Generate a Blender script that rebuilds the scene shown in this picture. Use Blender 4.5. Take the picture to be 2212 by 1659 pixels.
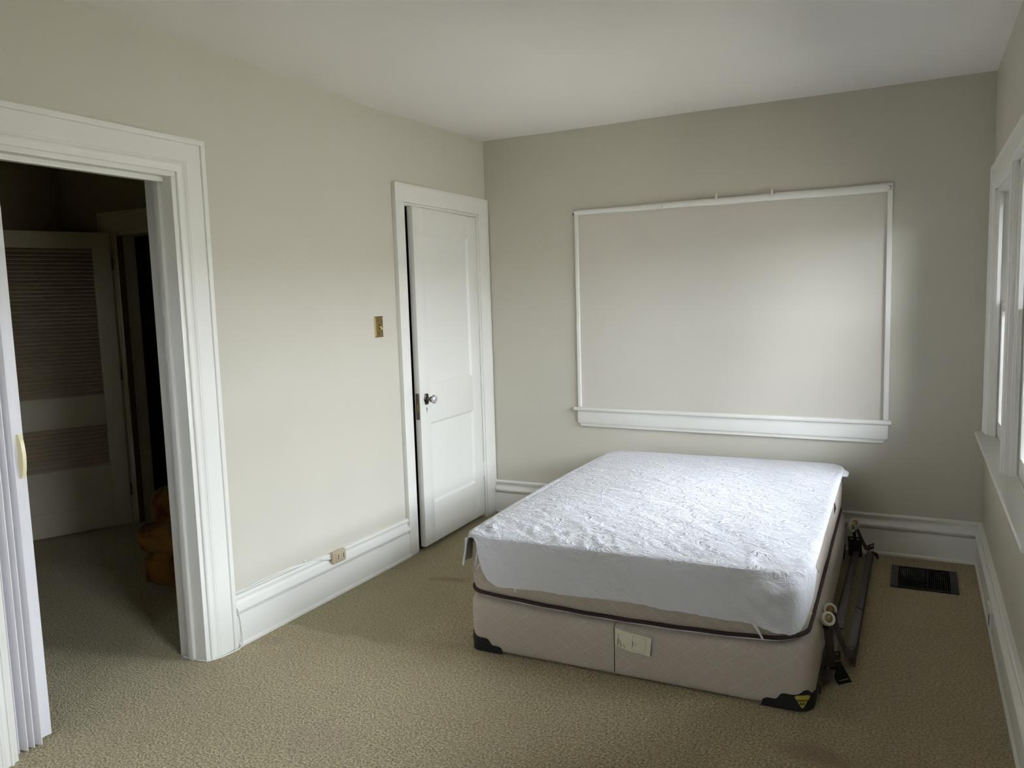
import bpy, math, random
from math import sin, cos, pi, radians, sqrt, exp
from mathutils import Vector, Matrix, noise

random.seed(7)
for o in list(bpy.data.objects):
    bpy.data.objects.remove(o, do_unlink=True)
SC = bpy.context.scene
COL = SC.collection

# ------------------------------------------------------------------ camera
W, H = 2.948, 2.540            # room width (far wall), ceiling height
CAM = Vector((2.6218, -4.7113, 1.4672))
YAW, PITCH, ROLL, FPX = radians(27.5375), radians(-6.0519), radians(-1.7254), 1686.5
fw = Vector((-sin(YAW) * cos(PITCH), cos(YAW) * cos(PITCH), sin(PITCH)))
rt = Vector((cos(YAW), sin(YAW), 0))
up = rt.cross(fw)
R_ = rt * cos(ROLL) + up * sin(ROLL)
U_ = up * cos(ROLL) - rt * sin(ROLL)
cam = bpy.data.cameras.new('camera')
cam.sensor_width = 36.0
cam.lens = 36.0 * FPX / 2212.0
cam.clip_start = 0.02
cam_o = bpy.data.objects.new('camera', cam)
m = Matrix((R_, U_, -fw)).transposed().to_4x4()
m.translation = CAM
cam_o.matrix_world = m
COL.objects.link(cam_o)
SC.camera = cam_o

# ------------------------------------------------------------------ world, daylight, exposure
SKY_STRENGTH = 37.0
wd = bpy.data.worlds.new('overcast_sky')
SC.world = wd
wd.use_nodes = True
nt = wd.node_tree
bg = nt.nodes['Background']
bg.inputs['Color'].default_value = (0.86, 0.91, 1.0, 1)
bg.inputs['Strength'].default_value = SKY_STRENGTH
SC.view_settings.view_transform = 'Standard'
SC.view_settings.look = 'None'
SC.view_settings.exposure = 0.0
SC.view_settings.gamma = 1.0
SC.view_settings.use_curve_mapping = False
cy = SC.cycles
cy.max_bounces = 7
cy.diffuse_bounces = 5
cy.glossy_bounces = 2
cy.transmission_bounces = 3
cy.transparent_max_bounces = 12
cy.use_denoising = True
cy.caustics_reflective = False
cy.caustics_refractive = False

WIN_Y = [(-1.075, -0.255), (-2.005, -1.190), (-4.150, -3.330)]       # clear openings in the right wall; the last, unseen, is added for light
WT = 0.32                                           # thickness of the outer wall (deep reveals, chosen to shade the far wall)
WIN_Z0, WIN_Z1 = 0.735, 1.935


def portal(name, loc, rot, sx, sy):
    l = bpy.data.lights.new(name, 'AREA')
    l.shape = 'RECTANGLE'
    l.size, l.size_y = sx, sy
    l.cycles.is_portal = True
    o = bpy.data.objects.new(name, l)
    o.location = loc
    o.rotation_euler = rot
    COL.objects.link(o)


for a, b in WIN_Y:                                  # sampling portals for the sky, they give no light of their own
    portal('window_portal', (W + WT + 0.02, (a + b) / 2, (WIN_Z0 + WIN_Z1) / 2), (0, radians(90), 0), WIN_Z1 - WIN_Z0, b - a)
FILL_WIN = (1.35, 1.66, 0.80, 1.95)                 # x0 x1 z0 z1 of an unseen window added behind the viewpoint for fill


# ------------------------------------------------------------------ material helpers
def newmat(name):
    mt = bpy.data.materials.new(name)
    mt.use_nodes = True
    n = mt.node_tree.nodes
    return mt, mt.node_tree, n['Principled BSDF']


def setp(b, col=None, rough=None, metal=None, spec=None, sheen=None):
    if col is not None:
        b.inputs['Base Color'].default_value = (*col, 1)
    if rough is not None:
        b.inputs['Roughness'].default_value = rough
    if metal is not None:
        b.inputs['Metallic'].default_value = metal
    if spec is not None:
        b.inputs['Specular IOR Level'].default_value = spec
    if sheen is not None:
        b.inputs['Sheen Weight'].default_value = sheen


def nd(t, typ, **kw):
    n = t.nodes.new(typ)
    for k, v in kw.items():
        if hasattr(n, k):
            setattr(n, k, v)
        else:
            n.inputs[k].default_value = v
    return n


def math_n(t, op, a, b=None, clamp=False):
    n = t.nodes.new('ShaderNodeMath')
    n.operation = op
    n.use_clamp = clamp
    for i, s in enumerate((a, b)):
        if s is None:
            continue
        if isinstance(s, (int, float)):
            n.inputs[i].default_value = s
        else:
            t.links.new(s, n.inputs[i])
    return n.outputs[0]


def mixc(t, fac, a, b, blend='MIX'):
    n = t.nodes.new('ShaderNodeMix')
    n.data_type = 'RGBA'
    n.blend_type = blend
    for sock, s in ((n.inputs[0], fac), (n.inputs[6], a), (n.inputs[7], b)):
        if isinstance(s, (int, float)):
            sock.default_value = s
        elif isinstance(s, tuple):
            sock.default_value = (*s, 1)
        else:
            t.links.new(s, sock)
    return n.outputs[2]


def noise_n(t, vec, scale, detail=2.0, rough=0.5, dist=0.0):
    n = t.nodes.new('ShaderNodeTexNoise')
    n.inputs['Scale'].default_value = scale
    n.inputs['Detail'].default_value = detail
    n.inputs['Roughness'].default_value = rough
    n.inputs['Distortion'].default_value = dist
    if vec is not None:
        t.links.new(vec, n.inputs['Vector'])
    return n.outputs[0]


def ramp(t, fac, stops):
    n = t.nodes.new('ShaderNodeValToRGB')
    cr = n.color_ramp
    while len(cr.elements) < len(stops):
        cr.elements.new(0.5)
    for e, (p, c) in zip(cr.elements, stops):
        e.position = p
        e.color = (*c, 1) if len(c) == 3 else c
    t.links.new(fac, n.inputs[0])
    return n.outputs[0]


def bump(t, b, h, strength, dist):
    n = t.nodes.new('ShaderNodeBump')
    n.inputs['Strength'].default_value = strength
    n.inputs['Distance'].default_value = dist
    t.links.new(h, n.inputs['Height'])
    t.links.new(n.outputs[0], b.inputs['Normal'])
    return n


def objco(t):
    return t.nodes.new('ShaderNodeTexCoord').outputs['Object']


def simple(name, col, rough=0.5, metal=0.0, spec=0.5, var=0.0, vscale=8.0, bstr=0.0, bscale=60.0, bdist=0.002):
    mt, t, b = newmat(name)
    setp(b, col, rough, metal, spec)
    co = objco(t)
    if var:
        f = noise_n(t, co, vscale, 1)
        c = mixc(t, f, tuple(x * (1 - var) for x in col), tuple(min(1, x * (1 + var)) for x in col))
        t.links.new(c, b.inputs['Base Color'])
    if bstr:
        bump(t, b, noise_n(t, co, bscale, 1), bstr, bdist)
    return mt


def paint_mat(name, col, rough, wav=0.25):
    """Painted plaster: faint mottling, roller stipple and broad unevenness."""
    mt, t, b = newmat(name)
    setp(b, col, rough, 0, 0.35)
    co = objco(t)
    f = noise_n(t, co, 2.6, 1, 0.6)
    c = mixc(t, f, tuple(x * 0.975 for x in col), tuple(min(1, x * 1.025) for x in col))
    t.links.new(c, b.inputs['Base Color'])
    return mt


M = {}
M['wall'] = paint_mat('wall_paint', (0.585, 0.552, 0.472), 0.6)
M['panel'] = paint_mat('panel_paint', (0.620, 0.580, 0.515), 0.55, 0.12)
M['ceiling'] = paint_mat('ceiling_paint', (0.86, 0.83, 0.80), 0.75, 0.5)
M['trim'] = simple('white_gloss_trim', (0.80, 0.785, 0.735), 0.32)
M['door'] = simple('white_door_paint', (0.78, 0.765, 0.715), 0.38)
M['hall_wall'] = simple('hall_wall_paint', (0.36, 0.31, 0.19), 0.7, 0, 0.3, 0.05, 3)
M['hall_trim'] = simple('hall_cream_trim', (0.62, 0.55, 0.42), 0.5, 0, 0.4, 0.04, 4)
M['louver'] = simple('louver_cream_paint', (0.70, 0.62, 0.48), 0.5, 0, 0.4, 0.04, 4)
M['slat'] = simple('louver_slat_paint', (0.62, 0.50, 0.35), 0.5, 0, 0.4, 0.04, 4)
M['jamb_wood'] = simple('bare_jamb_wood', (0.18, 0.10, 0.05), 0.6, 0, 0.3, 0.15, 12)
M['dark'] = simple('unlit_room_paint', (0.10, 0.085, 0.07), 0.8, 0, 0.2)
M['vinyl'] = simple('lavender_white_vinyl', (0.74, 0.72, 0.745), 0.38, 0, 0.5, 0.02, 6)
M['cream_plastic'] = simple('cream_plastic', (0.80, 0.72, 0.45), 0.35, 0, 0.5)
M['tan_plastic'] = simple('tan_plastic', (0.50, 0.41, 0.29), 0.4, 0, 0.5, 0.05, 40)
M['black'] = simple('black_slot', (0.008, 0.008, 0.008), 0.6, 0, 0.3)
M['black_metal'] = simple('black_register_paint', (0.006, 0.0065, 0.0065), 0.6, 0, 0.25, 0.1, 40)
M['grey_metal'] = simple('charcoal_register_rim', (0.040, 0.040, 0.040), 0.6, 0, 0.3, 0.1, 30)
M['white_plastic'] = simple('white_plastic', (0.80, 0.79, 0.75), 0.35, 0, 0.5)
M['caster_white'] = simple('ivory_caster_plastic', (0.78, 0.75, 0.66), 0.35, 0, 0.5, 0.04, 60)
M['brass'] = simple('aged_brass', (0.30, 0.215, 0.09), 0.38, 0.9, 0.5, 0.25, 90, 0.3, 150, 0.001)
M['dull_brass'] = simple('tarnished_metal', (0.16, 0.13, 0.085), 0.4, 0.85, 0.5, 0.3, 120)
M['dark_bronze'] = simple('dark_bronze', (0.05, 0.035, 0.028), 0.35, 0.8, 0.5, 0.2, 90)
M['steel_brown'] = simple('brown_enamelled_steel', (0.060, 0.042, 0.042), 0.42, 0.15, 0.5, 0.12, 30, 0.1, 90, 0.001)
M['black_plastic'] = simple('black_plastic', (0.012, 0.012, 0.013), 0.4, 0, 0.5)
M['grey_plastic'] = simple('grey_plastic', (0.30, 0.33, 0.31), 0.4, 0, 0.5)
M['paper'] = simple('cream_paper_label', (0.78, 0.73, 0.57), 0.7, 0, 0.3, 0.03, 20)
M['ink'] = simple('grey_print', (0.13, 0.12, 0.09), 0.8)
M['emblem_yellow'] = simple('yellow_emblem', (0.52, 0.43, 0.07), 0.4, 0, 0.5)
M['emblem_rim'] = simple('tan_emblem_rim', (0.42, 0.33, 0.13), 0.4)
M['guard'] = simple('black_corner_vinyl', (0.010, 0.010, 0.012), 0.5, 0, 0.4, 0, 8, 0.3, 140, 0.001)
M['piping'] = simple('brown_edge_tape', (0.045, 0.024, 0.022), 0.75, 0, 0.3, 0.2, 60, 0.4, 220, 0.001)
M['underlay'] = simple('white_underside_cloth', (0.70, 0.69, 0.66), 0.85, 0, 0.2)
M['wire'] = simple('white_painted_cord', (0.80, 0.79, 0.76), 0.45, 0, 0.4)

# crystal of the door knob
mt, t, b = newmat('clear_cut_glass')
setp(b, (0.93, 0.90, 0.93), 0.03)
b.inputs['Transmission Weight'].default_value = 0.85
b.inputs['IOR'].default_value = 1.5
M['crystal'] = mt

# thin window glass: passes the daylight, keeps a faint reflection
mt, t, b = newmat('window_glass')
out = t.nodes['Material Output']
tr = t.nodes.new('ShaderNodeBsdfTransparent')
tr.inputs[0].default_value = (0.95, 0.97, 0.97, 1)
gl = t.nodes.new('ShaderNodeBsdfGlossy')
gl.inputs['Roughness'].default_value = 0.02
fr = t.nodes.new('ShaderNodeFresnel')
fr.inputs[0].default_value = 1.45
mx = t.nodes.new('ShaderNodeMixShader')
t.links.new(fr.outputs[0], mx.inputs[0])
t.links.new(tr.outputs[0], mx.inputs[1])
t.links.new(gl.outputs[0], mx.inputs[2])
t.links.new(mx.outputs[0], out.inputs['Surface'])
M['glass'] = mt

# carpet: cut pile in tan-olive, flattened where furniture stood, a few stains
mt, t, b = newmat('carpet_pile')
setp(b, (0.3, 0.26, 0.16), 0.95, 0, 0.1, 0.25)
b.inputs['Sheen Roughness'].default_value = 0.6
co = objco(t)
sx = t.nodes.new('ShaderNodeSeparateXYZ')
t.links.new(co, sx.inputs[0])
X, Y = sx.outputs[0], sx.outputs[1]
tuft = noise_n(t, co, 118, 2, 0.62)
patch = noise_n(t, co, 2.6, 1, 0.6)
c1 = ramp(t, tuft, [(0.30, (0.120, 0.096, 0.036)), (0.50, (0.425, 0.358, 0.186)), (0.70, (0.790, 0.690, 0.435))])
c2 = mixc(t, math_n(t, 'MULTIPLY', patch, 0.45), c1, (0.30, 0.225, 0.115))


def smooth(src, lo, hi):
    n = t.nodes.new('ShaderNodeMapRange')
    n.interpolation_type = 'SMOOTHSTEP'
    n.inputs[1].default_value, n.inputs[2].default_value = lo, hi
    t.links.new(src, n.inputs[0])
    return n.outputs[0]


wn = noise_n(t, co, 7.5, 1)
wob = math_n(t, 'MULTIPLY', math_n(t, 'SUBTRACT', wn, 0.5), 0.10)
Yw = math_n(t, 'ADD', Y, wob)
Xw = math_n(t, 'ADD', X, math_n(t, 'MULTIPLY', wob, 1.6))
crushed_dim = math_n(t, 'MULTIPLY', math_n(t, 'MULTIPLY', smooth(Yw, -2.12, -2.07), smooth(math_n(t, 'MULTIPLY', Xw, -1.0), -0.80, -0.44)),
                 smooth(X, -0.2, -0.1))
c3 = mixc(t, math_n(t, 'MULTIPLY', crushed_dim, 0.42), c2, (0.215, 0.195, 0.085))  # darker olive for the flattened pile and for the dimmer light there
# the browner, darker strip by the windows
tan_f = math_n(t, 'MULTIPLY', smooth(X, 2.1, 2.6), 0.45)
c4 = mixc(t, tan_f, c3, mixc(t, tuft, (0.12, 0.085, 0.030), (0.37, 0.28, 0.14)))


def stain(cin, x, y, rx, ry, amt, col):
    dx = math_n(t, 'DIVIDE', math_n(t, 'SUBTRACT', Xw, x), rx)
    dy = math_n(t, 'DIVIDE', math_n(t, 'SUBTRACT', Yw, y), ry)
    d = math_n(t, 'SQRT', math_n(t, 'ADD', math_n(t, 'MULTIPLY', dx, dx), math_n(t, 'MULTIPLY', dy, dy)))
    f = math_n(t, 'MULTIPLY', math_n(t, 'SUBTRACT', 1.0, smooth(d, 0.3, 1.2)), amt)
    return mixc(t, f, cin, col)


c5 = stain(c4, 2.35, -2.20, 0.13, 0.06, 0.45, (0.20, 0.10, 0.06))
c5 = stain(c5, 0.42, -1.31, 0.10, 0.035, 0.5, (0.17, 0.08, 0.04))
c5 = stain(c5, 0.10, -2.27, 0.09, 0.05, 0.4, (0.26, 0.19, 0.14))
c5 = stain(c5, 0.85, -2.80, 0.20, 0.10, 0.25, (0.30, 0.21, 0.15))
t.links.new(c5, b.inputs['Base Color'])
seam1 = math_n(t, 'SUBTRACT', 1.0, smooth(math_n(t, 'ABSOLUTE', math_n(t, 'ADD', Yw, 2.095)), 0.0, 0.035))
seam2 = math_n(t, 'SUBTRACT', 1.0, smooth(math_n(t, 'ABSOLUTE', math_n(t, 'ADD', Yw, 1.29)), 0.0, 0.03))
lim = smooth(math_n(t, 'MULTIPLY', Xw, -1.0), -0.58, -0.5)
seam = math_n(t, 'MULTIPLY', math_n(t, 'ADD', seam1, seam2), lim)
h = math_n(t, 'MULTIPLY', tuft, 1.25)
h = math_n(t, 'SUBTRACT', h, math_n(t, 'MULTIPLY', seam, 0.9))
h = math_n(t, 'ADD', h, math_n(t, 'MULTIPLY', wn, 1.3))
bump(t, b, h, 0.9, 0.010)
M['carpet'] = mt

# ticking of mattress and box spring: fine diagonal weave and broken quilting lines
def ticking(name, base, light):
    mt, t, b = newmat(name)
    setp(b, base, 0.85, 0, 0.25, 0.15)
    co = objco(t)
    s = t.nodes.new('ShaderNodeSeparateXYZ')
    t.links.new(co, s.inputs[0])
    # run along the wall of the bed: u = x + y keeps the pattern alive on every side
    run = math_n(t, 'ADD', s.outputs[0], s.outputs[1])
    wv = math_n(t, 'MULTIPLY', math_n(t, 'SUBTRACT', noise_n(t, co, 14, 2), 0.5), 0.018)
    z = s.outputs[2]
    d1 = math_n(t, 'ADD', math_n(t, 'ADD', math_n(t, 'MULTIPLY', run, 0.72), z), wv)
    d2 = math_n(t, 'SUBTRACT', math_n(t, 'ADD', math_n(t, 'MULTIPLY', run, 0.72), wv), z)

    def lines(d, per, wdt):
        fr = math_n(t, 'FRACT', math_n(t, 'DIVIDE', math_n(t, 'ADD', d, 50.0), per))
        a = math_n(t, 'ABSOLUTE', math_n(t, 'SUBTRACT', fr, 0.5))
        return math_n(t, 'LESS_THAN', a, wdt / per / 2)
    q = math_n(t, 'MAXIMUM', lines(d1, 0.058, 0.0022), lines(d2, 0.058, 0.0022))
    brk = math_n(t, 'GREATER_THAN', noise_n(t, co, 26, 2), 0.44)
    q = math_n(t, 'MULTIPLY', q, brk)
    fine = math_n(t, 'SINE', math_n(t, 'MULTIPLY', d1, 1500.0))
    fine2 = math_n(t, 'SINE', math_n(t, 'MULTIPLY', d2, 420.0))
    fmix = math_n(t, 'MULTIPLY', math_n(t, 'ADD', fine, math_n(t, 'MULTIPLY', fine2, 0.3)), 0.5)
    c = mixc(t, math_n(t, 'ADD', math_n(t, 'MULTIPLY', fmix, 0.35), 0.5), tuple(x * 0.82 for x in base), tuple(x * 1.18 for x in base))
    c = mixc(t, math_n(t, 'MULTIPLY', q, 0.75), c, light)
    t.links.new(c, b.inputs['Base Color'])
    h = math_n(t, 'ADD', math_n(t, 'MULTIPLY', fmix, 0.25), math_n(t, 'MULTIPLY', noise_n(t, co, 9, 3), 1.5))
    bump(t, b, h, 0.35, 0.004)
    return mt


M['ticking'] = ticking('beige_ticking', (0.525, 0.455, 0.382), (0.67, 0.61, 0.52))
M['mattress_ticking'] = ticking('beige_mattress_ticking', (0.500, 0.430, 0.360), (0.67, 0.61, 0.52))

# white cotton sheet, crumpled
mt, t, b = newmat('white_cotton_sheet')
setp(b, (0.705, 0.70, 0.73), 0.85, 0, 0.2, 0.0)
co = objco(t)
mp = t.nodes.new('ShaderNodeMapping')
mp.inputs['Scale'].default_value = (1.0, 2.2, 1.0)
mp.inputs['Rotation'].default_value = (0, 0, 0.35)
t.links.new(co, mp.inputs[0])
n1 = noise_n(t, mp.outputs[0], 13, 3, 0.62, 1.2)
n2 = noise_n(t, co, 48, 1, 0.6)
hh = math_n(t, 'ADD', math_n(t, 'ABSOLUTE', math_n(t, 'SUBTRACT', n1, 0.5)), math_n(t, 'MULTIPLY', n2, 0.12))
sz = t.nodes.new('ShaderNodeSeparateXYZ')
t.links.new(co, sz.inputs[0])
ontop = t.nodes.new('ShaderNodeMapRange')          # crumpled on top, pulled smooth where the cloth hangs
ontop.inputs[1].default_value, ontop.inputs[2].default_value, ontop.inputs[3].default_value = 0.45, 0.50, 0.35
t.links.new(sz.outputs[2], ontop.inputs[0])
bump(t, b, math_n(t, 'MULTIPLY', hh, ontop.outputs[0]), 0.85, 0.024)
M['sheet'] = mt

# brown-orange velvet
mt, t, b = newmat('rust_velvet')
setp(b, (0.30, 0.125, 0.028), 0.9, 0, 0.1, 0.1)
co = objco(t)
c = ramp(t, noise_n(t, co, 6, 4, 0.6, 0.8), [(0.35, (0.09, 0.032, 0.008)), (0.62, (0.30, 0.145, 0.026))])
t.links.new(c, b.inputs['Base Color'])
M['velvet'] = mt

M['lawn'] = simple('lawn', (0.21, 0.19, 0.135), 0.95, 0, 0.1, 0.3, 2)
M['siding'] = simple('pale_added_exterior', (0.50, 0.47, 0.42), 0.8, 0, 0.2, 0.05, 2)  # for the added house block and eave outside


# ------------------------------------------------------------------ mesh helpers
class MB:
    def __init__(s):
        s.v, s.f = [], []

    def add(s, vs, fs):
        k = len(s.v)
        s.v += [tuple(v) for v in vs]
        s.f += [tuple(i + k for i in f) for f in fs]
        return s

    def box(s, x0, x1, y0, y1, z0, z1):
        x0, x1 = sorted((x0, x1)); y0, y1 = sorted((y0, y1)); z0, z1 = sorted((z0, z1))
        return s.add([(x0, y0, z0), (x1, y0, z0), (x1, y1, z0), (x0, y1, z0), (x0, y0, z1), (x1, y0, z1), (x1, y1, z1), (x0, y1, z1)],
                     [(0, 3, 2, 1), (4, 5, 6, 7), (0, 1, 5, 4), (1, 2, 6, 5), (2, 3, 7, 6), (3, 0, 4, 7)])

    def hexa(s, p):   # 8 points, bottom ring then top ring
        return s.add(p, [(0, 3, 2, 1), (4, 5, 6, 7), (0, 1, 5, 4), (1, 2, 6, 5), (2, 3, 7, 6), (3, 0, 4, 7)])

    def plate(s, o, a, b, th):   # parallelogram slab: origin, edges a, b, thickness along a x b
        o, a, b = Vector(o), Vector(a), Vector(b)
        n = a.cross(b).normalized() * th
        return s.hexa([o, o + a, o + a + b, o + b, o + n, o + a + n, o + a + b + n, o + b + n])

    def sweep(s, rings, closed_ring=True, caps=True, closed_path=False):
        n = len(rings[0])
        k = len(s.v)
        for r in rings:
            s.v += [tuple(p) for p in r]
        m_ = len(rings)
        for i in range(m_ if closed_path else m_ - 1):
            for j in range(n if closed_ring else n - 1):
                a, b2 = i * n + j, i * n + (j + 1) % n
                c, d = ((i + 1) % m_) * n + (j + 1) % n, ((i + 1) % m_) * n + j
                s.f.append((k + a, k + b2, k + c, k + d))
        if caps and closed_ring and not closed_path:
            s.f.append(tuple(k + j for j in reversed(range(n))))
            s.f.append(tuple(k + (m_ - 1) * n + j for j in range(n)))
        return s

    def tube(s, pts, r, seg=8, closed=False):
        pts = [Vector(p) for p in pts]
        rings = []
        n = len(pts)
        for i, p in enumerate(pts):
            a = pts[(i - 1) % n] if (closed or i > 0) else p
            b2 = pts[(i + 1) % n] if (closed or i < n - 1) else p
            t_ = (b2 - a).normalized()
            ref = Vector((0, 0, 1)) if abs(t_.z) < 0.9 else Vector((1, 0, 0))
            u = t_.cross(ref).normalized()
            w = u.cross(t_).normalized()
            rr = r[i] if isinstance(r, (list, tuple)) else r
            rings.append([p + u * cos(2 * pi * q / seg) * rr + w * sin(2 * pi * q / seg) * rr for q in range(seg)])
        return s.sweep(rings, True, True, closed)

    def lathe(s, prof, o, axis, seg=24, sharp=None):  # prof: (radius, along)
        o, ax = Vector(o), Vector(axis).normalized()
        ref = Vector((0, 0, 1)) if abs(ax.z) < 0.9 else Vector((1, 0, 0))
        u = ax.cross(ref).normalized()
        w = ax.cross(u).normalized()
        rings = [[o + ax * h_ + (u * cos(2 * pi * q / seg) + w * sin(2 * pi * q / seg)) * r for q in range(seg)] for r, h_ in prof]
        return s.sweep(rings)

    def build(s, name, mat, parent=None, smooth=None, bevel=None):
        me = bpy.data.meshes.new(name)
        me.from_pydata(s.v, [], s.f)
        me.update()
        if mat is not None:
            me.materials.append(M[mat])
        o = bpy.data.objects.new(name, me)
        COL.objects.link(o)
        if parent is not None:
            o.parent = parent
            o.matrix_parent_inverse = Matrix.Identity(4)
            o.location = -Vector(parent['_loc']) if '_loc' in parent else (0, 0, 0)
        import bmesh
        bm = bmesh.new()
        bm.from_mesh(me)
        bmesh.ops.recalc_face_normals(bm, faces=bm.faces)
        if bevel:
            bmesh.ops.bevel(bm, geom=[e for e in bm.edges if e.is_manifold and e.calc_face_angle(0) > 0.6], offset=bevel,
                            segments=2, profile=0.6, affect='EDGES', clamp_overlap=True)
        bm.to_mesh(me)
        bm.free()
        if smooth is not None or bevel:
            for pl in me.polygons:
                pl.use_smooth = True
            me.set_sharp_from_angle(angle=radians(smooth if smooth is not None else 40))
        return o


def tag(o, label, cat=None, group=None, kind=None):
    if label:
        o['label'] = label
    if cat:
        o['category'] = cat
    if group:
        o['group'] = group
    if kind:
        o['kind'] = kind
    return o


def thing(name, loc, label, cat, group=None, kind=None):
    """An Empty at the base of a thing; its parts are given in world coordinates."""
    o = bpy.data.objects.new(name, None)
    o.empty_display_size = 0.1
    COL.objects.link(o)
    o.location = loc
    o['_loc'] = list(loc)
    return tag(o, label, cat, group, kind)


def struct(o, label, cat):
    return tag(o, label, cat, None, 'structure')


def wall_slab(name, mat, axis, c0, c1, a0, a1, z0, z1, holes, label, cat='wall'):
    """A wall thick from c0 to c1 on `axis` ('x' or 'y'), spanning a0..a1 along the other, with rectangular holes (a,b,za,zb)."""
    mb = MB()
    cuts = sorted({a0, a1, *[h_[0] for h_ in holes], *[h_[1] for h_ in holes]})
    for p, q in zip(cuts, cuts[1:]):
        zs = [(z0, z1)]
        for (a, b2, za, zb) in holes:
            if a <= p + 1e-6 and b2 >= q - 1e-6:
                nz = []
                for (u, w) in zs:
                    if za > u + 1e-6:
                        nz.append((u, min(za, w)))
                    if zb < w - 1e-6:
                        nz.append((max(zb, u), w))
                zs = nz
        for (u, w) in zs:
            if axis == 'x':
                mb.box(c0, c1, p, q, u, w)
            else:
                mb.box(p, q, c0, c1, u, w)
    return struct(mb.build(name, mat), label, cat)


# ------------------------------------------------------------------ room shell
YB = -5.60            # back wall, behind the camera
D1 = (-3.330, -2.515, 0.0, 2.015)     # cased opening to the hall
D2 = (-0.965, -0.150, 0.0, 2.030)     # closet door opening
wall_slab('wall_left', 'wall', 'x', -0.145, 0.0, YB, 0.0, 0.0, 2.62, [D1, D2], 'pale greige plaster wall with the doorway and the closet door')
wall_slab('wall_far', 'wall', 'y', 0.0, 0.15, -0.145, W + 0.15, 0.0, 2.62, [], 'greige wall behind the bed carrying the framed blank panel')
wall_slab('wall_right', 'wall', 'x', W, W + WT, YB, 0.0, 0.0, 2.62, [(a, b, WIN_Z0, WIN_Z1) for a, b in WIN_Y], 'greige wall with the pair of windows')
wall_slab('wall_back', 'wall', 'y', YB - 0.15, YB, -0.145, W + WT, 0.0, 2.62, [FILL_WIN], 'greige wall behind the viewpoint')

# floor with a cut-out for the register
RX0, RX1, RY0, RY1 = 2.5275, 2.828, -0.534, -0.200
mb = MB()
xs = [-2.95, RX0 + 0.012, RX1 - 0.012, W + 0.16]
ys = [YB - 0.15, RY0 + 0.012, RY1 - 0.012, 1.2]
for i in range(3):
    for j in range(3):
        if i == 1 and j == 1:
            continue
        mb.box(xs[i], xs[i + 1], ys[j], ys[j + 1], -0.10, 0.0)
struct(mb.build('floor', 'carpet'), 'worn tan-olive cut pile carpet', 'floor')

# ceiling: old plaster, sagging a little along the left wall
mb = MB()
nx, ny = 60, 80
xa, xb, ya, yb = -0.145, W + 0.16, YB - 0.15, 0.15
for j in range(ny + 1):
    for i in range(nx + 1):
        x, y = xa + (xb - xa) * i / nx, ya + (yb - ya) * j / ny
        dz = -0.020 * exp(-((y + 1.15) / 0.65) ** 2) * exp(-max(0, x) / 0.5)
        dz += 0.006 * noise.noise((x * 1.1, y * 1.1, 3.7))
        dz += 0.004 * noise.noise((x * 3.1, y * 3.1, 9.7)) * exp(-((x - 0.1) ** 2 + (y + 0.35) ** 2) / 0.4)
        mb.v.append((x, y, H + dz))
for j in range(ny):
    for i in range(nx):
        a = j * (nx + 1) + i
        mb.f.append((a, a + 1, a + nx + 2, a + nx + 1))
k = len(mb.v)
mb.box(xa, xb, ya, yb, 2.62, 2.70)
struct(mb.build('ceiling', 'ceiling', smooth=60), 'off-white uneven plaster ceiling', 'ceiling')

# hall seen through the doorway
HX0, HY0, HY1 = -2.78, -4.6, -1.18
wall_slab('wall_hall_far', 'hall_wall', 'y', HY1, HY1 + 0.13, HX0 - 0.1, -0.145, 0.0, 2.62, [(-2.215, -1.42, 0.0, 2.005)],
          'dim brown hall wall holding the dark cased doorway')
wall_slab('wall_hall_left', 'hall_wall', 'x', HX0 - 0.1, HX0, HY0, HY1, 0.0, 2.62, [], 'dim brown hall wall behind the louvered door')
HW = (-1.67, -1.48, 1.30, 1.60)  # opening added to brighten the hall
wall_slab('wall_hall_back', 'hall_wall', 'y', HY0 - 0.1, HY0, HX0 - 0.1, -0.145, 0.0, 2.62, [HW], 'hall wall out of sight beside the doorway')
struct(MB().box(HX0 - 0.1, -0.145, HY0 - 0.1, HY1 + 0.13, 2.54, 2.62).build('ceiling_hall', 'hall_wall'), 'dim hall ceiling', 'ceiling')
# unlit room beyond the hall and the closet, both shells
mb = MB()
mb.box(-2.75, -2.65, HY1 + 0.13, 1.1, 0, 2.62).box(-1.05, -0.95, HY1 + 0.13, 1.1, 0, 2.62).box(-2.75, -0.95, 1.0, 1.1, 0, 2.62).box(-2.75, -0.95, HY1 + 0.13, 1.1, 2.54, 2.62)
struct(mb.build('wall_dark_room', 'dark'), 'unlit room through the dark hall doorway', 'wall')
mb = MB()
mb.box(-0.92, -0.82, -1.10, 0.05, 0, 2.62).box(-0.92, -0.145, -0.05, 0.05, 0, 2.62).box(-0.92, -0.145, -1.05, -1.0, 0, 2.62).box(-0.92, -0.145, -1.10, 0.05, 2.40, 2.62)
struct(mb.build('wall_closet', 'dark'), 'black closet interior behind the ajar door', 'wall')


# ------------------------------------------------------------------ mouldings
BASE = [(0.0, 0.0), (0.030, 0.0), (0.030, 0.010), (0.025, 0.017), (0.0225, 0.019), (0.0225, 0.132), (0.020, 0.140), (0.010, 0.143), (0.010, 0.150),
        (0.027, 0.152), (0.033, 0.160), (0.033, 0.168), (0.026, 0.177), (0.014, 0.184), (0.008, 0.194), (0.008, 0.204), (0.017, 0.206), (0.021, 0.213),
        (0.021, 0.221), (0.015, 0.227), (0.0, 0.229)]


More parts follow.
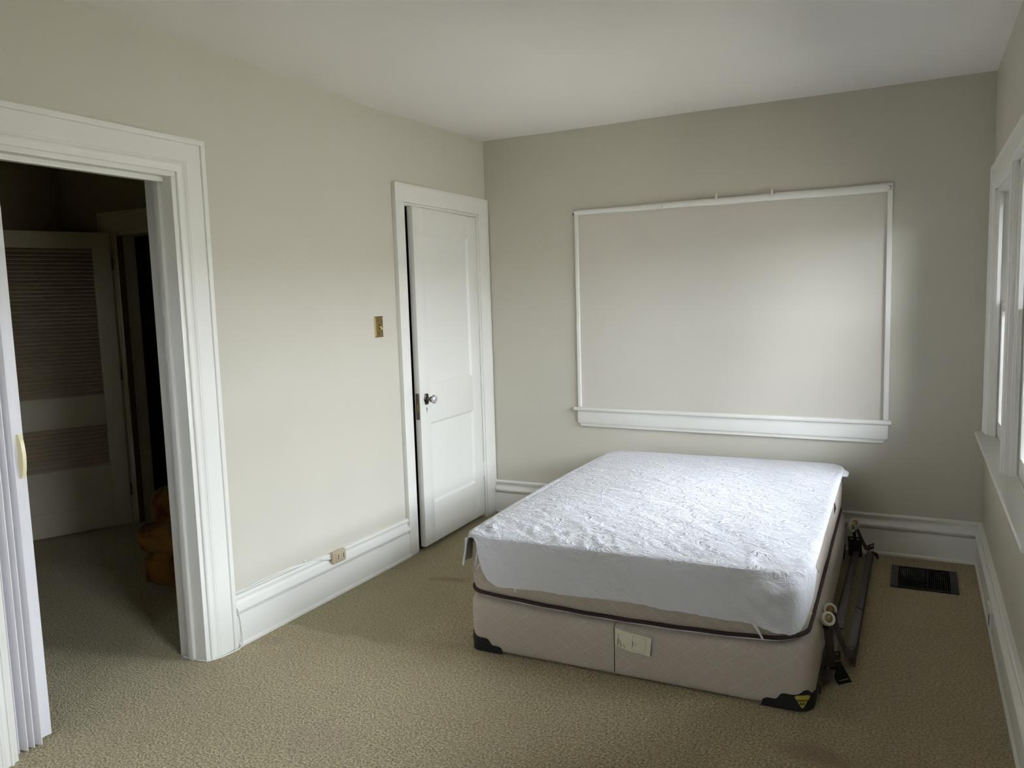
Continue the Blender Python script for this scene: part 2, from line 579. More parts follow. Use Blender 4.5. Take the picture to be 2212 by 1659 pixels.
def baseboard(name, p0, p1, nrm, label, m0=0, m1=0):
    """Profile swept from p0 to p1, standing off the wall along nrm; m0/m1 = +1 mitre for an inside corner."""
    p0, p1, nrm = Vector((*p0, 0)), Vector((*p1, 0)), Vector((*nrm, 0))
    d = (p1 - p0).normalized()
    rings = []
    for i in range(2):
        p, mm = (p0, m0) if i == 0 else (p1, -m1)
        rings.append([p + nrm * a + d * (a * mm) + Vector((0, 0, z)) for a, z in BASE])
    return struct(MB().sweep(rings).build(name, 'trim', smooth=35), label, 'baseboard')


baseboard('baseboard_left', (0, -2.375), (0, -1.069), (1, 0), 'white moulded baseboard between the doorway and the closet door')
baseboard('baseboard_far', (0.0, 0), (W, 0), (0, -1), 'white moulded baseboard running behind the bed', 1, 1)
baseboard('baseboard_right', (W, 0), (W, YB), (-1, 0), 'white moulded baseboard below the windows', 1, 0)
baseboard('baseboard_left_near', (0, YB), (0, -3.470), (1, 0), 'white moulded baseboard left of the doorway, outside the picture')


def casing(name, prof, pts, nrm_axis, base, sgn, label, mat='trim', parent=None):
    """Mitred casing: prof = (offset outwards from the opening edge, projection). pts = opening edge polyline in (a, z), walked so that
    outwards is on the left. Plane: nrm_axis 'x' -> a is Y, wall plane x = base; 'y' -> a is X."""
    rings = []
    n = len(pts)
    for i, p in enumerate(pts):
        p = Vector(p)
        ds = []
        if i > 0:
            ds.append((p - Vector(pts[i - 1])).normalized())
        if i < n - 1:
            ds.append((Vector(pts[i + 1]) - p).normalized())
        ns = [Vector((-d.y, d.x)) for d in ds]
        if len(ns) == 2:
            m_ = (ns[0] + ns[1])
            m_ = m_ / m_.dot(ns[0])
        else:
            m_ = ns[0]
        ring = []
        for off, pr in prof:
            q = p + m_ * off
            ring.append((base + sgn * pr, q.x, q.y) if nrm_axis == 'x' else (q.x, base + sgn * pr, q.y))
        rings.append(ring)
    o = MB().sweep(rings).build(name, mat, parent, smooth=35)
    return struct(o, label, 'door trim') if parent is None else o


CAS = [(0.0, 0.0), (0.0, 0.014), (0.006, 0.018), (0.010, 0.018), (0.011, 0.013), (0.020, 0.012), (0.030, 0.017), (0.034, 0.021), (0.040, 0.021), (0.041, 0.0185),
       (0.043, 0.0205), (0.112, 0.0205), (0.1135, 0.018), (0.115, 0.018), (0.1165, 0.025), (0.120, 0.027), (0.134, 0.027), (0.138, 0.024), (0.138, 0.0)]
# doorway to the hall: walk so that "left" points away from the opening (clockwise seen with Y to the right)
casing('trim_1', CAS, [(D1[0], 0.0), (D1[0], D1[3]), (D1[1], D1[3]), (D1[1], 0.0)], 'x', 0.0, 1, 'white moulded casing around the wide open doorway')
casing('trim_2', CAS, [(D1[0], 0.0), (D1[0], D1[3]), (D1[1], D1[3]), (D1[1], 0.0)], 'x', -0.145, -1, 'hall-side casing of the open doorway', 'trim')
jt = thing('trim_3', (-0.07, (D1[0] + D1[1]) / 2, 0), 'white jamb lining inside the open doorway', 'door trim', kind='structure')
for bx in ((-0.150, 0.006, D1[1] - 0.022, D1[1] + 0.001, 0, 1.995), (-0.150, 0.006, D1[0] - 0.001, D1[0] + 0.018, 0, 1.995), (-0.150, 0.006, D1[0], D1[1], 1.995, 2.016)):
    MB().box(*bx).build('jamb', 'trim', jt, bevel=0.002)
for bx in ((-0.088, -0.058, D1[1] - 0.036, D1[1] - 0.021, 0, 1.980), (-0.088, -0.058, D1[0] + 0.17, D1[1] - 0.021, 1.980, 1.996)):
    MB().box(*bx).build('door_stop', 'trim', jt, bevel=0.003)

CAS2 = [(0.0, 0.0), (0.0, 0.020), (0.003, 0.0225), (0.066, 0.0225), (0.068, 0.020), (0.070, 0.020), (0.072, 0.026), (0.100, 0.026), (0.104, 0.023), (0.104, 0.0)]
ct = thing('trim_4', (0.0, -0.55, 0), 'white casing around the narrow closet door', 'door trim', kind='structure')
# left leg, head and right leg, each with an outer bead
for bx in ((0, 0.023, -1.060, -0.988, 0, 2.045), (0, 0.023, -1.060, -0.018, 2.045, 2.138), (0, 0.023, -0.135, -0.018, 0, 2.045)):
    MB().box(*bx).build('casing_board', 'trim', ct, bevel=0.0025)
for bx in ((0, 0.0262, -1.0690, -1.0595, 0, 2.1490), (0, 0.0262, -1.0595, -0.008, 2.1375, 2.149), (0, 0.0262, -0.0185, -0.008, 0, 2.1375)):
    MB().box(*bx).build('outer_bead', 'trim', ct, bevel=0.0015)
for bx in ((-0.145, 0.012, -0.990, -0.965, 0, 2.026), (-0.145, 0.012, -0.158, -0.134, 0, 2.026), (-0.145, 0.012, -0.99, -0.134, 2.026, 2.046)):
    MB().box(*bx).build('jamb', 'trim', ct, bevel=0.002)
for bx in ((0.012, 0.0185, -0.157, -0.136, 0, 2.030), (0.012, 0.0185, -0.985, -0.136, 2.030, 2.044)):
    MB().box(*bx).build('inner_bead', 'trim', ct, bevel=0.003)
MB().box(0.008, 0.0240, -0.991, -0.984, 0.850, 0.878).build('strike_plate', 'white_plastic', ct, bevel=0.001)

# boarded-up window on the far wall: painted panel, strips, roller pole, sill and apron
bw = thing('blank_framed_panel', (1.57, 0, 0.64), 'large blank rectangular panel framed by white strips above the bed', 'wall panel')
MB().box(0.668, 2.478, -0.004, -0.0005, 0.755, 2.012).build('panel', 'panel', bw)
mb = MB().box(0.656, 0.679, -0.015, -0.0005, 0.758, 2.024)
mb.build('side_strip', 'trim', bw, bevel=0.004)
mb = MB().box(2.464, 2.4905, -0.017, -0.0005, 0.745, 2.034)
mb.build('side_strip', 'trim', bw, bevel=0.004)


def tilt(x, zl, zr):       # the frame hangs a touch lower on its right end
    f = (x - 0.65) / 1.84
    return zl + (zr - zl) * f


rings = []
for i in range(41):                     # roller pole, thicker to the right, painted over
    x = 0.662 + (2.468 - 0.662) * i / 40
    top, bot = tilt(x, 2.030, 2.033), tilt(x, 1.999, 1.985)
    hgt = (top - bot) / 2
    zc = (top + bot) / 2 + 0.0015 * sin(i * 0.5)
    rings.append([(x, -0.017 - 0.013 * cos(a) * 1.0, zc + hgt * sin(a)) for a in [2 * pi * q / 14 for q in range(14)]])
MB().sweep(rings).build('roller_pole', 'trim', bw, smooth=50)
mb = MB().box(0.664, 2.474, -0.006, -0.0005, 1.975, 2.036)
mb.build('head_strip', 'panel', bw)
for x, z in ((1.237, 2.000), (1.561, 2.034), (1.873, 2.030)):
    mb = MB().tube([(x, -0.006, z + 0.024), (x + 0.002, -0.024, z + 0.020), (x + 0.001, -0.034, z + 0.008), (x - 0.001, -0.034, z - 0.010), (x, -0.030, z - 0.018)],
                   [0.0035, 0.005, 0.0055, 0.005, 0.003], 8)
    mb.build('hook', 'trim', bw, smooth=60)
for dx in (0.0, 0.009):
    MB().box(0.640 + dx, 0.644 + dx, -0.004, -0.0005, 2.004, 2.014).build('nail', 'black', bw)
mb = MB().box(2.466, 2.486, -0.034, -0.015, 1.988, 2.022)
mb.build('end_bracket', 'trim', bw, bevel=0.003)
for (x, z, w_, h_) in ((2.470, 2.012, 0.012, 0.003), (2.479, 2.004, 0.003, 0.010), (2.472, 1.997, 0.009, 0.003)):
    MB().box(x, x + w_, -0.0352, -0.0338, z, z + h_).build('bracket_slot', 'black', bw)


def lintel(name, x0, x1, zl0, zr0, zl1, zr1, y, parent, bev):
    mb = MB()
    mb.hexa([(x0, -y, tilt(x0, zl0, zr0)), (x1, -y, tilt(x1, zl0, zr0)), (x1, -0.0005, tilt(x1, zl0, zr0)), (x0, -0.0005, tilt(x0, zl0, zr0)),
             (x0, -y, tilt(x0, zl1, zr1)), (x1, -y, tilt(x1, zl1, zr1)), (x1, -0.0005, tilt(x1, zl1, zr1)), (x0, -0.0005, tilt(x0, zl1, zr1))])
    return mb.build(name, 'trim', parent, bevel=bev)


lintel('sill', 0.628, 2.506, 0.744, 0.733, 0.767, 0.757, 0.036, bw, 0.009)
lintel('apron', 0.655, 2.490, 0.664, 0.650, 0.7435, 0.7325, 0.020, bw, 0.0015)
lintel('apron_moulding', 0.664, 2.479, 0.653, 0.640, 0.6635, 0.6495, 0.0125, bw, 0.001)
lintel('apron_moulding', 0.672, 2.469, 0.641, 0.628, 0.6525, 0.6395, 0.0165, bw, 0.0015)

# ------------------------------------------------------------------ windows in the right wall
for k, (a, b) in enumerate(WIN_Y):
    near = ('nearer the far wall', 'of the pair nearer the viewer', 'added unseen on the right for light')[k]  # the third window is unseen, added to brighten the room
    w = thing('window_%d' % (k + 1), (W + 0.08, (a + b) / 2, WIN_Z0), 'white double-hung sash window %s' % near, 'window', kind='structure')
    zm = 1.365
    fr = MB()
    fr.box(W - 0.002, W + WT, a - 0.0, a + 0.022, WIN_Z0, WIN_Z1).box(W - 0.002, W + WT, b - 0.022, b, WIN_Z0, WIN_Z1)
    fr.box(W - 0.002, W + WT, a, b, WIN_Z1 - 0.022, WIN_Z1).box(W + 0.02, W + WT + 0.03, a, b, WIN_Z0 - 0.02, WIN_Z0 + 0.008)
    # stops
    fr.box(W + 0.006, W + 0.022, a + 0.022, a + 0.036, WIN_Z0, WIN_Z1).box(W + 0.006, W + 0.022, b - 0.036, b - 0.022, WIN_Z0, WIN_Z1)
    fr.build('frame', 'trim', w, bevel=0.002)

    def sash(nm, x0, z0, z1, rb, rtp):
        A, B = a + 0.024, b - 0.024
        s_ = MB()
        s_.box(x0, x0 + 0.034, A, A + 0.045, z0, z1).box(x0, x0 + 0.034, B - 0.045, B, z0, z1)
        s_.box(x0, x0 + 0.034, A + 0.045, B - 0.045, z0, z0 + rb).box(x0, x0 + 0.034, A + 0.045, B - 0.045, z1 - rtp, z1)
        so = s_.build(nm, 'trim', w, bevel=0.003)
        p_ = MB().box(x0 + 0.015, x0 + 0.019, A + 0.04, B - 0.04, z0 + rb - 0.005, z1 - rtp + 0.005).build('pane', 'glass')
        p_.parent = so
        return so
    sash('lower_sash', W + 0.028, WIN_Z0 + 0.010, zm + 0.020, 0.075, 0.035)
    sash('upper_sash', W + 0.070, zm - 0.018, WIN_Z1 - 0.022, 0.035, 0.05)

cs = thing('trim_5', (W, -1.13, WIN_Z0), 'white window casing with mullion around the window pair', 'window trim', kind='structure')
CASW = [(0.0, 0.0), (0.0, 0.012), (0.010, 0.016), (0.022, 0.012), (0.030, 0.018), (0.040, 0.018), (0.041, 0.020), (0.092, 0.020), (0.094, 0.026), (0.110, 0.026), (0.110, 0.0)]
casing('side_and_head_casing', CASW, [(WIN_Y[1][0], WIN_Z0), (WIN_Y[1][0], WIN_Z1), (WIN_Y[0][1], WIN_Z1), (WIN_Y[0][1], WIN_Z0)], 'x', W, -1, '', 'trim', cs)
mb = MB()
mb.box(W - 0.018, W + 0.004, WIN_Y[1][1], WIN_Y[0][0], WIN_Z0, WIN_Z1)
mb.box(W - 0.024, W - 0.016, WIN_Y[1][1] + 0.020, WIN_Y[0][0] - 0.020, WIN_Z0, WIN_Z1)
mb.build('mullion', 'trim', cs, bevel=0.003)
st = thing('trim_6', (W, -1.13, 0.70), 'deep white window stool below the window pair', 'window sill', kind='structure')
mb = MB().box(W - 0.055, W + 0.03, -2.150, -0.105, 0.712, 0.738)
mb.build('stool', 'trim', st, bevel=0.009)
mb = MB().box(W - 0.018, W, -2.11, -0.145, 0.640, 0.713)
mb.build('apron', 'trim', st, bevel=0.003)
cs3 = thing('trim_8', (W, -3.74, WIN_Z0), 'white casing and stool of the added unseen window', 'window trim', kind='structure')
casing('casing_board', CASW, [(WIN_Y[2][0], WIN_Z0), (WIN_Y[2][0], WIN_Z1), (WIN_Y[2][1], WIN_Z1), (WIN_Y[2][1], WIN_Z0)], 'x', W, -1, '', 'trim', cs3)
MB().box(W - 0.055, W + 0.03, -4.29, -3.19, 0.712, 0.738).build('stool', 'trim', cs3, bevel=0.009)

w = thing('window_5', ((FILL_WIN[0] + FILL_WIN[1]) / 2, YB, FILL_WIN[2]), 'white window added behind the viewpoint for fill light', 'window', kind='structure')  # unseen window added to let in fill light
x0, x1, z0, z1 = FILL_WIN
mb = MB()
mb.box(x0, x0 + 0.05, YB - 0.09, YB - 0.05, z0, z1).box(x1 - 0.05, x1, YB - 0.09, YB - 0.05, z0, z1)
mb.box(x0, x1, YB - 0.09, YB - 0.05, z0, z0 + 0.06).box(x0, x1, YB - 0.09, YB - 0.05, z1 - 0.05, z1).box(x0, x1, YB - 0.09, YB - 0.05, 1.36, 1.40)
mb.build('frame', 'trim', w, bevel=0.003)
MB().box(x0 + 0.04, x1 - 0.04, YB - 0.074, YB - 0.070, z0 + 0.05, z1 - 0.04).build('pane', 'glass', w)
w = thing('window_4', ((HW[0] + HW[1]) / 2, HY0 - 0.05, HW[2]), 'small unseen window added to light the hall', 'window', kind='structure')  # unseen window added to lift the hall light
MB().box(HW[0], HW[1], HY0 - 0.06, HY0 - 0.03, 1.43, 1.47).build('frame', 'trim', w)
MB().box(HW[0], HW[1], HY0 - 0.050, HY0 - 0.046, HW[2], HW[3]).build('pane', 'glass', w)
# ground outside
struct(MB().box(-30, 30, -35, 25, -1.45, -1.40).build('ground', 'lawn'), 'lawn outside the windows', 'ground')
struct(MB().box(W + 7.0, W + 13.0, -14, 12, -1.4, 2.2).build('wall_added_neighbour', 'siding'), 'pale house block added outside the windows, unseen, cutting the low sky', 'wall')  # unseen block added to hold back low skylight

struct(MB().box(W + WT, W + WT + 0.30, -8, 2, 2.22, 2.34).build('ceiling_added_eave', 'siding'), 'added roof eave, unseen, cutting the high sky above the windows', 'eave')  # unseen overhang added to cut steep skylight on the bed

# ------------------------------------------------------------------ closet door, ajar
HINGE = Vector((0.010, -0.161, 0))
ang = math.atan2(0.035, 0.777)
dd = Vector((sin(ang), -cos(ang), 0))           # from hinge along the leaf
dn = Vector((cos(ang), sin(ang), 0))            # out of the room face
DW, DT = 0.778, 0.036


def dp(s_, z, n=0.0):
    return HINGE + dd * s_ + dn * n + Vector((0, 0, z))


door = thing('door_1', tuple(HINGE), 'white two-panel closet door standing slightly ajar', 'door', kind='structure')


def dbox(mb, s0, s1, z0, z1, n0, n1):
    return mb.hexa([dp(s0, z0, n0), dp(s1, z0, n0), dp(s1, z0, n1), dp(s0, z0, n1), dp(s0, z1, n0), dp(s1, z1, n0), dp(s1, z1, n1), dp(s0, z1, n1)])


ZB, ZT = 0.024, 2.022


def panel_zone(pts, z0, z1):
    return pts


# panel openings, measured on the leaf (s from hinge, z)
PU = (0.115, 0.665, 0.985, 1.880)
PL = (0.110, 0.672, 0.265, 0.760)
for nm, s0, s1, z0, z1 in (('stile', 0, PU[0], ZB, ZT), ('stile', PU[1], DW, ZB, ZT), ('rail', PU[0], PU[1], PU[3], ZT),
                           ('rail', PU[0], PU[1], PL[3], PU[2]), ('rail', PU[0], PU[1], ZB, PL[2])):
    mb = MB()
    dbox(mb, s0, s1, z0, z1, -DT, 0)
    mb.build(nm, 'door', door, bevel=0.0006)
for (s0, s1, z0, z1) in (PU, PL):
    mb = MB()
    i_ = 0.016
    dpt = -0.011
    o_ = [(PU[0], z0), (PU[1], z0), (PU[1], z1), (PU[0], z1)]
    n_ = [(PU[0] + i_, z0 + i_), (PU[1] - i_, z0 + i_), (PU[1] - i_, z1 - i_), (PU[0] + i_, z1 - i_)]
    vs = [dp(a, z, -0.001) for a, z in o_] + [dp(a, z, dpt) for a, z in n_] + [dp(a, z, -0.026) for a, z in o_]
    mb.add(vs, [(0, 1, 5, 4), (1, 2, 6, 5), (2, 3, 7, 6), (3, 0, 4, 7), (4, 5, 6, 7), (8, 9, 10, 11)])
    mb.build('door_panel', 'door', door)
# hinges: two barrels painted white
for zc in (1.735, 0.335):
    mb = MB()
    c = dp(-0.006, 0, 0.006)
    for i, (za, zb) in enumerate(((-0.05, -0.019), (-0.017, 0.016), (0.018, 0.05))):
        mb.lathe([(0.001, za), (0.0075, za), (0.0075, zb), (0.001, zb)], (c.x, c.y, zc), (0, 0, 1), 12)
    mb.lathe([(0.001, -0.058), (0.005, -0.057), (0.006, -0.05), (0.001, -0.05)], (c.x, c.y, zc), (0, 0, 1), 10)
    mb.lathe([(0.001, 0.05), (0.006, 0.05), (0.005, 0.057), (0.001, 0.058)], (c.x, c.y, zc), (0, 0, 1), 10)
    dbox(mb, 0.0, 0.012, zc - 0.05, zc + 0.05, 0, 0.002)
    mb.build('hinge', 'trim', door, smooth=40)
# knob with lobed rosette and cut glass
KS, KZ = 0.708, 0.905
kb = MB()
rings = []
for (r, n) in ((0.026, 0.0), (0.027, 0.003), (0.022, 0.007), (0.014, 0.010)):
    rings.append([dp(KS, KZ, n) + dd * (cos(2 * pi * q / 40) * r * (1 + 0.10 * cos(6 * 2 * pi * q / 40))) + Vector((0, 0, sin(2 * pi * q / 40) * r * 1.25 * (1 + 0.10 * cos(6 * 2 * pi * q / 40))))
                  for q in range(40)])
kb.sweep(rings)
knob = kb.build('rosette', 'dark_bronze', door, smooth=40)
mb = MB().lathe([(0.012, 0.008), (0.009, 0.014), (0.0085, 0.022), (0.013, 0.028), (0.017, 0.031), (0.017, 0.036), (0.002, 0.037)], dp(KS, KZ), dn, 20)
mb.build('knob_shank', 'dull_brass', door, smooth=40)
mb = MB().lathe([(0.002, 0.0365), (0.014, 0.037), (0.024, 0.044), (0.0265, 0.052), (0.024, 0.061), (0.016, 0.066), (0.002, 0.067)], dp(KS, KZ), dn, 8)
mb.build('glass_knob', 'crystal', door)
# keyhole escutcheon
mb = MB()
rr = [dp(KS, 0.843, 0.0) + dd * (cos(2 * pi * q / 24) * 0.010) + Vector((0, 0, sin(2 * pi * q / 24) * 0.026)) for q in range(24)]
mb.sweep([rr, [p + dn * 0.0025 for p in rr]])
es = mb.build('keyhole_plate', 'white_plastic', door)
mb = MB()
dbox(mb, KS - 0.0025, KS + 0.0025, 0.830, 0.850, 0.0025, 0.0030)
dbox(mb, KS - 0.0042, KS + 0.0042, 0.845, 0.853, 0.0025, 0.0030)
kh = mb.build('keyhole', 'black')
kh.parent = es
# lock face on the door edge
mb = MB()
dbox(mb, DW, DW + 0.0015, 0.790, 0.945, -0.029, -0.006)
lp = mb.build('lock_face', 'dull_brass', door)
mb = MB()
dbox(mb, DW + 0.0015, DW + 0.006, 0.835, 0.880, -0.022, -0.012)
lb = mb.build('latch_bolt', 'brass')
lb.parent = lp

# ------------------------------------------------------------------ accordion door, folded at the left of the doorway
ac = thing('accordion_door', (-0.03, -3.26, 0), 'white pleated vinyl accordion door folded against the left jamb', 'folding door')
zig = [(-0.062, -3.312), (-0.012, -3.299), (-0.060, -3.289), (-0.004, -3.275), (-0.055, -3.266), (-0.002, -3.254), (-0.052, -3.246), (0.004, -3.232), (-0.045, -3.208)]
for i in range(len(zig) - 1):
    p, q = Vector((*zig[i], 0)), Vector((*zig[i + 1], 0))
    d_ = (q - p).normalized()
    n_ = Vector((-d_.y, d_.x, 0)) * 0.0016
    zb = 0.012 + 0.004 * (i % 2)
    v = [p - n_, q - n_, q + n_, p + n_]
    MB().hexa([(a.x, a.y, zb) for a in v] + [(a.x, a.y, 1.990) for a in v]).build('pleat', 'vinyl', ac, bevel=0.0007)
MB().hexa([(-0.066, -3.208, 0.012), (-0.066, -3.172, 0.012), (-0.038, -3.172, 0.012), (-0.038, -3.208, 0.012),
           (-0.066, -3.208, 1.985), (-0.066, -3.172, 1.985), (-0.038, -3.172, 1.985), (-0.038, -3.208, 1.985)]).build('lead_post', 'vinyl', ac, bevel=0.002)
rings = []
for i in range(13):
    f = i / 12
    z = 0.925 + 0.150 * f
    pr = 0.007 + 0.016 * sin(pi * f) ** 0.7
    rings.append([(-0.038, -3.196, z), (-0.038 + pr, -3.193, z), (-0.038 + pr, -3.181, z), (-0.038, -3.178, z)])
MB().sweep(rings).build('handle', 'cream_plastic', ac, smooth=50)
MB().box(-0.054, -0.036, D1[0] + 0.02, D1[1] - 0.024, 1.976, 1.996).build('track', 'trim', ac, bevel=0.002)

# ------------------------------------------------------------------ hall: dark doorway trim, louvered door, armchair
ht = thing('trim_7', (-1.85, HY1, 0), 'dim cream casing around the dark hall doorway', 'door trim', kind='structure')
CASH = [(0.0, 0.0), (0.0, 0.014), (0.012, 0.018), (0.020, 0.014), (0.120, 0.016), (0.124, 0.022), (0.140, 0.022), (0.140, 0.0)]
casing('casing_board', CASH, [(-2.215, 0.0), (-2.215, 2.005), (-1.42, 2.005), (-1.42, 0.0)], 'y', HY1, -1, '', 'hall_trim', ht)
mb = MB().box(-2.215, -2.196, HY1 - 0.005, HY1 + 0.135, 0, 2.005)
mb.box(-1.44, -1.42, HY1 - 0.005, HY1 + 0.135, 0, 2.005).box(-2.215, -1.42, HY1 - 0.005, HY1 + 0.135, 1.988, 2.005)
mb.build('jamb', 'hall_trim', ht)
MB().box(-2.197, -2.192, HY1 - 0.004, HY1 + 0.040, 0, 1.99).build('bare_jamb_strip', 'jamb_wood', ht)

LH = Vector((-2.225, -1.231, 0))
ld = Vector((-0.4102, -0.9120, 0))       # along the leaf from its hinge edge
ln = Vector((0.9120, -0.4102, 0))        # towards the viewer


def lp_(s_, z, n=0.0):
    return LH + ld * s_ + ln * n + Vector((0, 0, z))


lv = thing('door_2', tuple(LH), 'open cream louvered door in the dim hall', 'door', kind='structure')


def lbox(mb, s0, s1, z0, z1, n0, n1):
    return mb.hexa([lp_(s0, z0, n0), lp_(s1, z0, n0), lp_(s1, z0, n1), lp_(s0, z0, n1), lp_(s0, z1, n0), lp_(s1, z1, n0), lp_(s1, z1, n1), lp_(s0, z1, n1)])


LW = 0.72
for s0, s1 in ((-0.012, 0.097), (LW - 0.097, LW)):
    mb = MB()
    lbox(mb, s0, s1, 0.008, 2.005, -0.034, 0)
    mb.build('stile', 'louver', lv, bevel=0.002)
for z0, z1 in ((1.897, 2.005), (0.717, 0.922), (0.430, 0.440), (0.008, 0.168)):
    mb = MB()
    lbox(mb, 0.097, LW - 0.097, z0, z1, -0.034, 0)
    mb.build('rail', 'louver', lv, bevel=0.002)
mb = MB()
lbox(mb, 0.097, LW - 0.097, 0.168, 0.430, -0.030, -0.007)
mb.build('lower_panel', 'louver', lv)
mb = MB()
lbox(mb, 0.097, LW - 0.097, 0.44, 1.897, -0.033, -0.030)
mb.build('gap_shade', 'dark', lv)  # dark sheet added as the shade between the slats
smesh = None
for (z0, z1, n) in ((0.922, 1.897, 38), (0.440, 0.717, 10)):
    pitch = (z1 - z0) / n
    for i in range(n):
        zc = z0 + pitch * (i + 0.5)
        if smesh is None:
            s_ = MB()
            s_.add([lp_(0.096, 0.0095, -0.026), lp_(LW - 0.096, 0.0095, -0.026), lp_(LW - 0.096, -0.008, -0.001), lp_(0.096, -0.008, -0.001),
                    lp_(0.096, 0.0045, -0.026), lp_(LW - 0.096, 0.0045, -0.026), lp_(LW - 0.096, -0.0125, -0.003), lp_(0.096, -0.0125, -0.003)],
                   [(0, 1, 2, 3), (7, 6, 5, 4), (3, 2, 6, 7), (0, 4, 5, 1), (0, 3, 7, 4), (1, 5, 6, 2)])
            o = s_.build('slat', 'slat', lv)
            smesh = o
            base = o.location.copy()
        else:
            o = smesh.copy()
            COL.objects.link(o)
            o.parent = lv
        o.location = base + Vector((0, 0, zc))
for zc in (1.80, 1.05, 0.25):
    mb = MB().lathe([(0.001, -0.04), (0.006, -0.04), (0.006, 0.04), (0.001, 0.04)], lp_(-0.018, zc, 0.004), (0, 0, 1), 10)
    mb.build('hinge', 'jamb_wood', lv, smooth=40)

# armchair in the hall, facing the viewer's left-hand side of the doorway, velvet
ch = thing('armchair', (-0.62, -1.6, 0), 'rust-brown velvet armchair half hidden behind the doorway casing', 'armchair')


def rbox(x0, x1, y0, y1, z0, z1, r, seg=5, pw=1.0):
    """Rounded box built from rounded-rectangle rings."""
    rings = []
    prof = [(r * (1 - cos(pi / 2 * i / seg)), r * (1 - sin(pi / 2 * i / seg))) for i in range(seg + 1)]   # (inset, dz)
    hs = [(r - r * sin(pi / 2 * i / seg), r - r * cos(pi / 2 * i / seg)) for i in range(seg + 1)]
    hs = [(ins, z0 + dz) for ins, dz in hs] + [(ins, z1 - dz) for ins, dz in reversed(hs)]
    for ins, z in hs:
        a, b2, c, d = x0 + ins, x1 - ins, y0 + ins, y1 - ins
        rr = max(r - ins, 0.002)
        ring = []
        for (cx, cy_, a0) in ((b2 - rr, d - rr, 0), (a + rr, d - rr, 90), (a + rr, c + rr, 180), (b2 - rr, c + rr, 270)):
            for q in range(5):
                an = radians(a0 + 90 * q / 4)
                ring.append((cx + rr * cos(an), cy_ + rr * sin(an), z))
        rings.append(ring)
    return rings


MB().sweep(rbox(-1.055, -0.20, -2.015, -1.24, 0.018, 0.150, 0.012)).build('skirt', 'velvet', ch, smooth=50)
MB().sweep(rbox(-1.045, -0.21, -2.005, -1.24, 0.140, 0.205, 0.015)).build('seat_deck', 'velvet', ch, smooth=50)
MB().sweep(rbox(-1.062, -0.195, -2.060, -1.80, 0.192, 0.345, 0.055)).build('seat_cushion_front', 'velvet', ch, smooth=60)
MB().sweep(rbox(-0.850, -0.405, -1.90, -1.35, 0.195, 0.340, 0.05)).build('seat_cushion', 'velvet', ch, smooth=60)
for x0 in (-1.085, -0.40):
    MB().sweep(rbox(x0, x0 + 0.24, -1.965, -1.24, 0.15, 0.520, 0.085)).build('arm', 'velvet', ch, smooth=60)
MB().sweep(rbox(-0.99, -0.265, -1.45, -1.22, 0.20, 0.80, 0.09)).build('backrest', 'velvet', ch, smooth=60)
for x in (-1.0, -0.26):
    for y in (-1.96, -1.29):
        MB().box(x - 0.02, x + 0.02, y - 0.02, y + 0.02, 0, 0.03).build('foot', 'dark', ch)

# ------------------------------------------------------------------ small fittings on the walls
sw = thing('light_switch', (0, -1.242, 1.35), 'embossed brass light switch plate beside the closet door', 'light switch')
ys_, ye_, zs_, ze_ = -1.281, -1.204, 1.292, 1.407
vs = [(0, ys_, zs_), (0, ye_, zs_), (0, ye_, ze_), (0, ys_, ze_)]
vs += [(0.007, ys_ + 0.008, zs_ + 0.007), (0.007, ye_ - 0.008, zs_ + 0.007), (0.007, ye_ - 0.008, ze_ - 0.007), (0.007, ys_ + 0.008, ze_ - 0.007)]
sp = MB().add(vs, [(0, 1, 5, 4), (1, 2, 6, 5), (2, 3, 7, 6), (3, 0, 4, 7), (4, 5, 6, 7), (3, 2, 1, 0)])
sp.build('plate', 'brass', sw)
for zc, sg in ((1.380, 1), (1.318, -1)):
    mb = MB()           # embossed scroll ornament
    for k_ in (-1, 1):
        pts = []
        for i in range(15):
            th = i / 14 * 1.6 * pi
            r_ = 0.011 * (1 - 0.55 * i / 14)
            pts.append((0.0075, -1.2425 + k_ * (0.012 - r_ * cos(th)), zc + sg * (r_ * sin(th) * 1.2)))
        mb.tube(pts, 0.0016, 6)
    mb.tube([(0.0075, -1.2425, zc - 0.014), (0.0080, -1.2425, zc), (0.0075, -1.2425, zc + 0.014)], [0.0012, 0.0032, 0.0012], 6)
    mb.build('ornament', 'dull_brass', sw, smooth=60)
MB().box(0.0068, 0.0075, -1.247, -1.238, 1.338, 1.362).build('slot', 'black', sw)
MB().tube([(0.004, -1.2425, 1.351), (0.012, -1.2425, 1.349), (0.020, -1.2425, 1.342), (0.024, -1.2425, 1.336)], [0.0036, 0.0038, 0.0044, 0.0038], 10).build('toggle', 'cream_plastic', sw, smooth=60)

ob = thing('outlet_block', (0.03, -1.71, 0.18), 'tan plastic two-way outlet block on the baseboard', 'outlet')
mb = MB().sweep(rbox(0.016, 0.040, -1.757, -1.660, 0.174, 0.236, 0.006))
mb.build('body', 'tan_plastic', ob, smooth=45)
MB().sweep(rbox(0.036, 0.0435, -1.741, -1.664, 0.180, 0.231, 0.003)).build('face_plate', 'tan_plastic', ob, smooth=45)
for y in (-1.723, -1.683):
    for dz in (-0.0065, 0.0065):
        MB().box(0.0428, 0.0442, y - 0.002, y + 0.002, 0.2055 + dz - 0.0048, 0.2055 + dz + 0.0048).build('slot', 'black', ob)
MB().box(0.016, 0.028, -1.7585, -1.7565, 0.197, 0.207).build('cord_hole', 'black', ob)

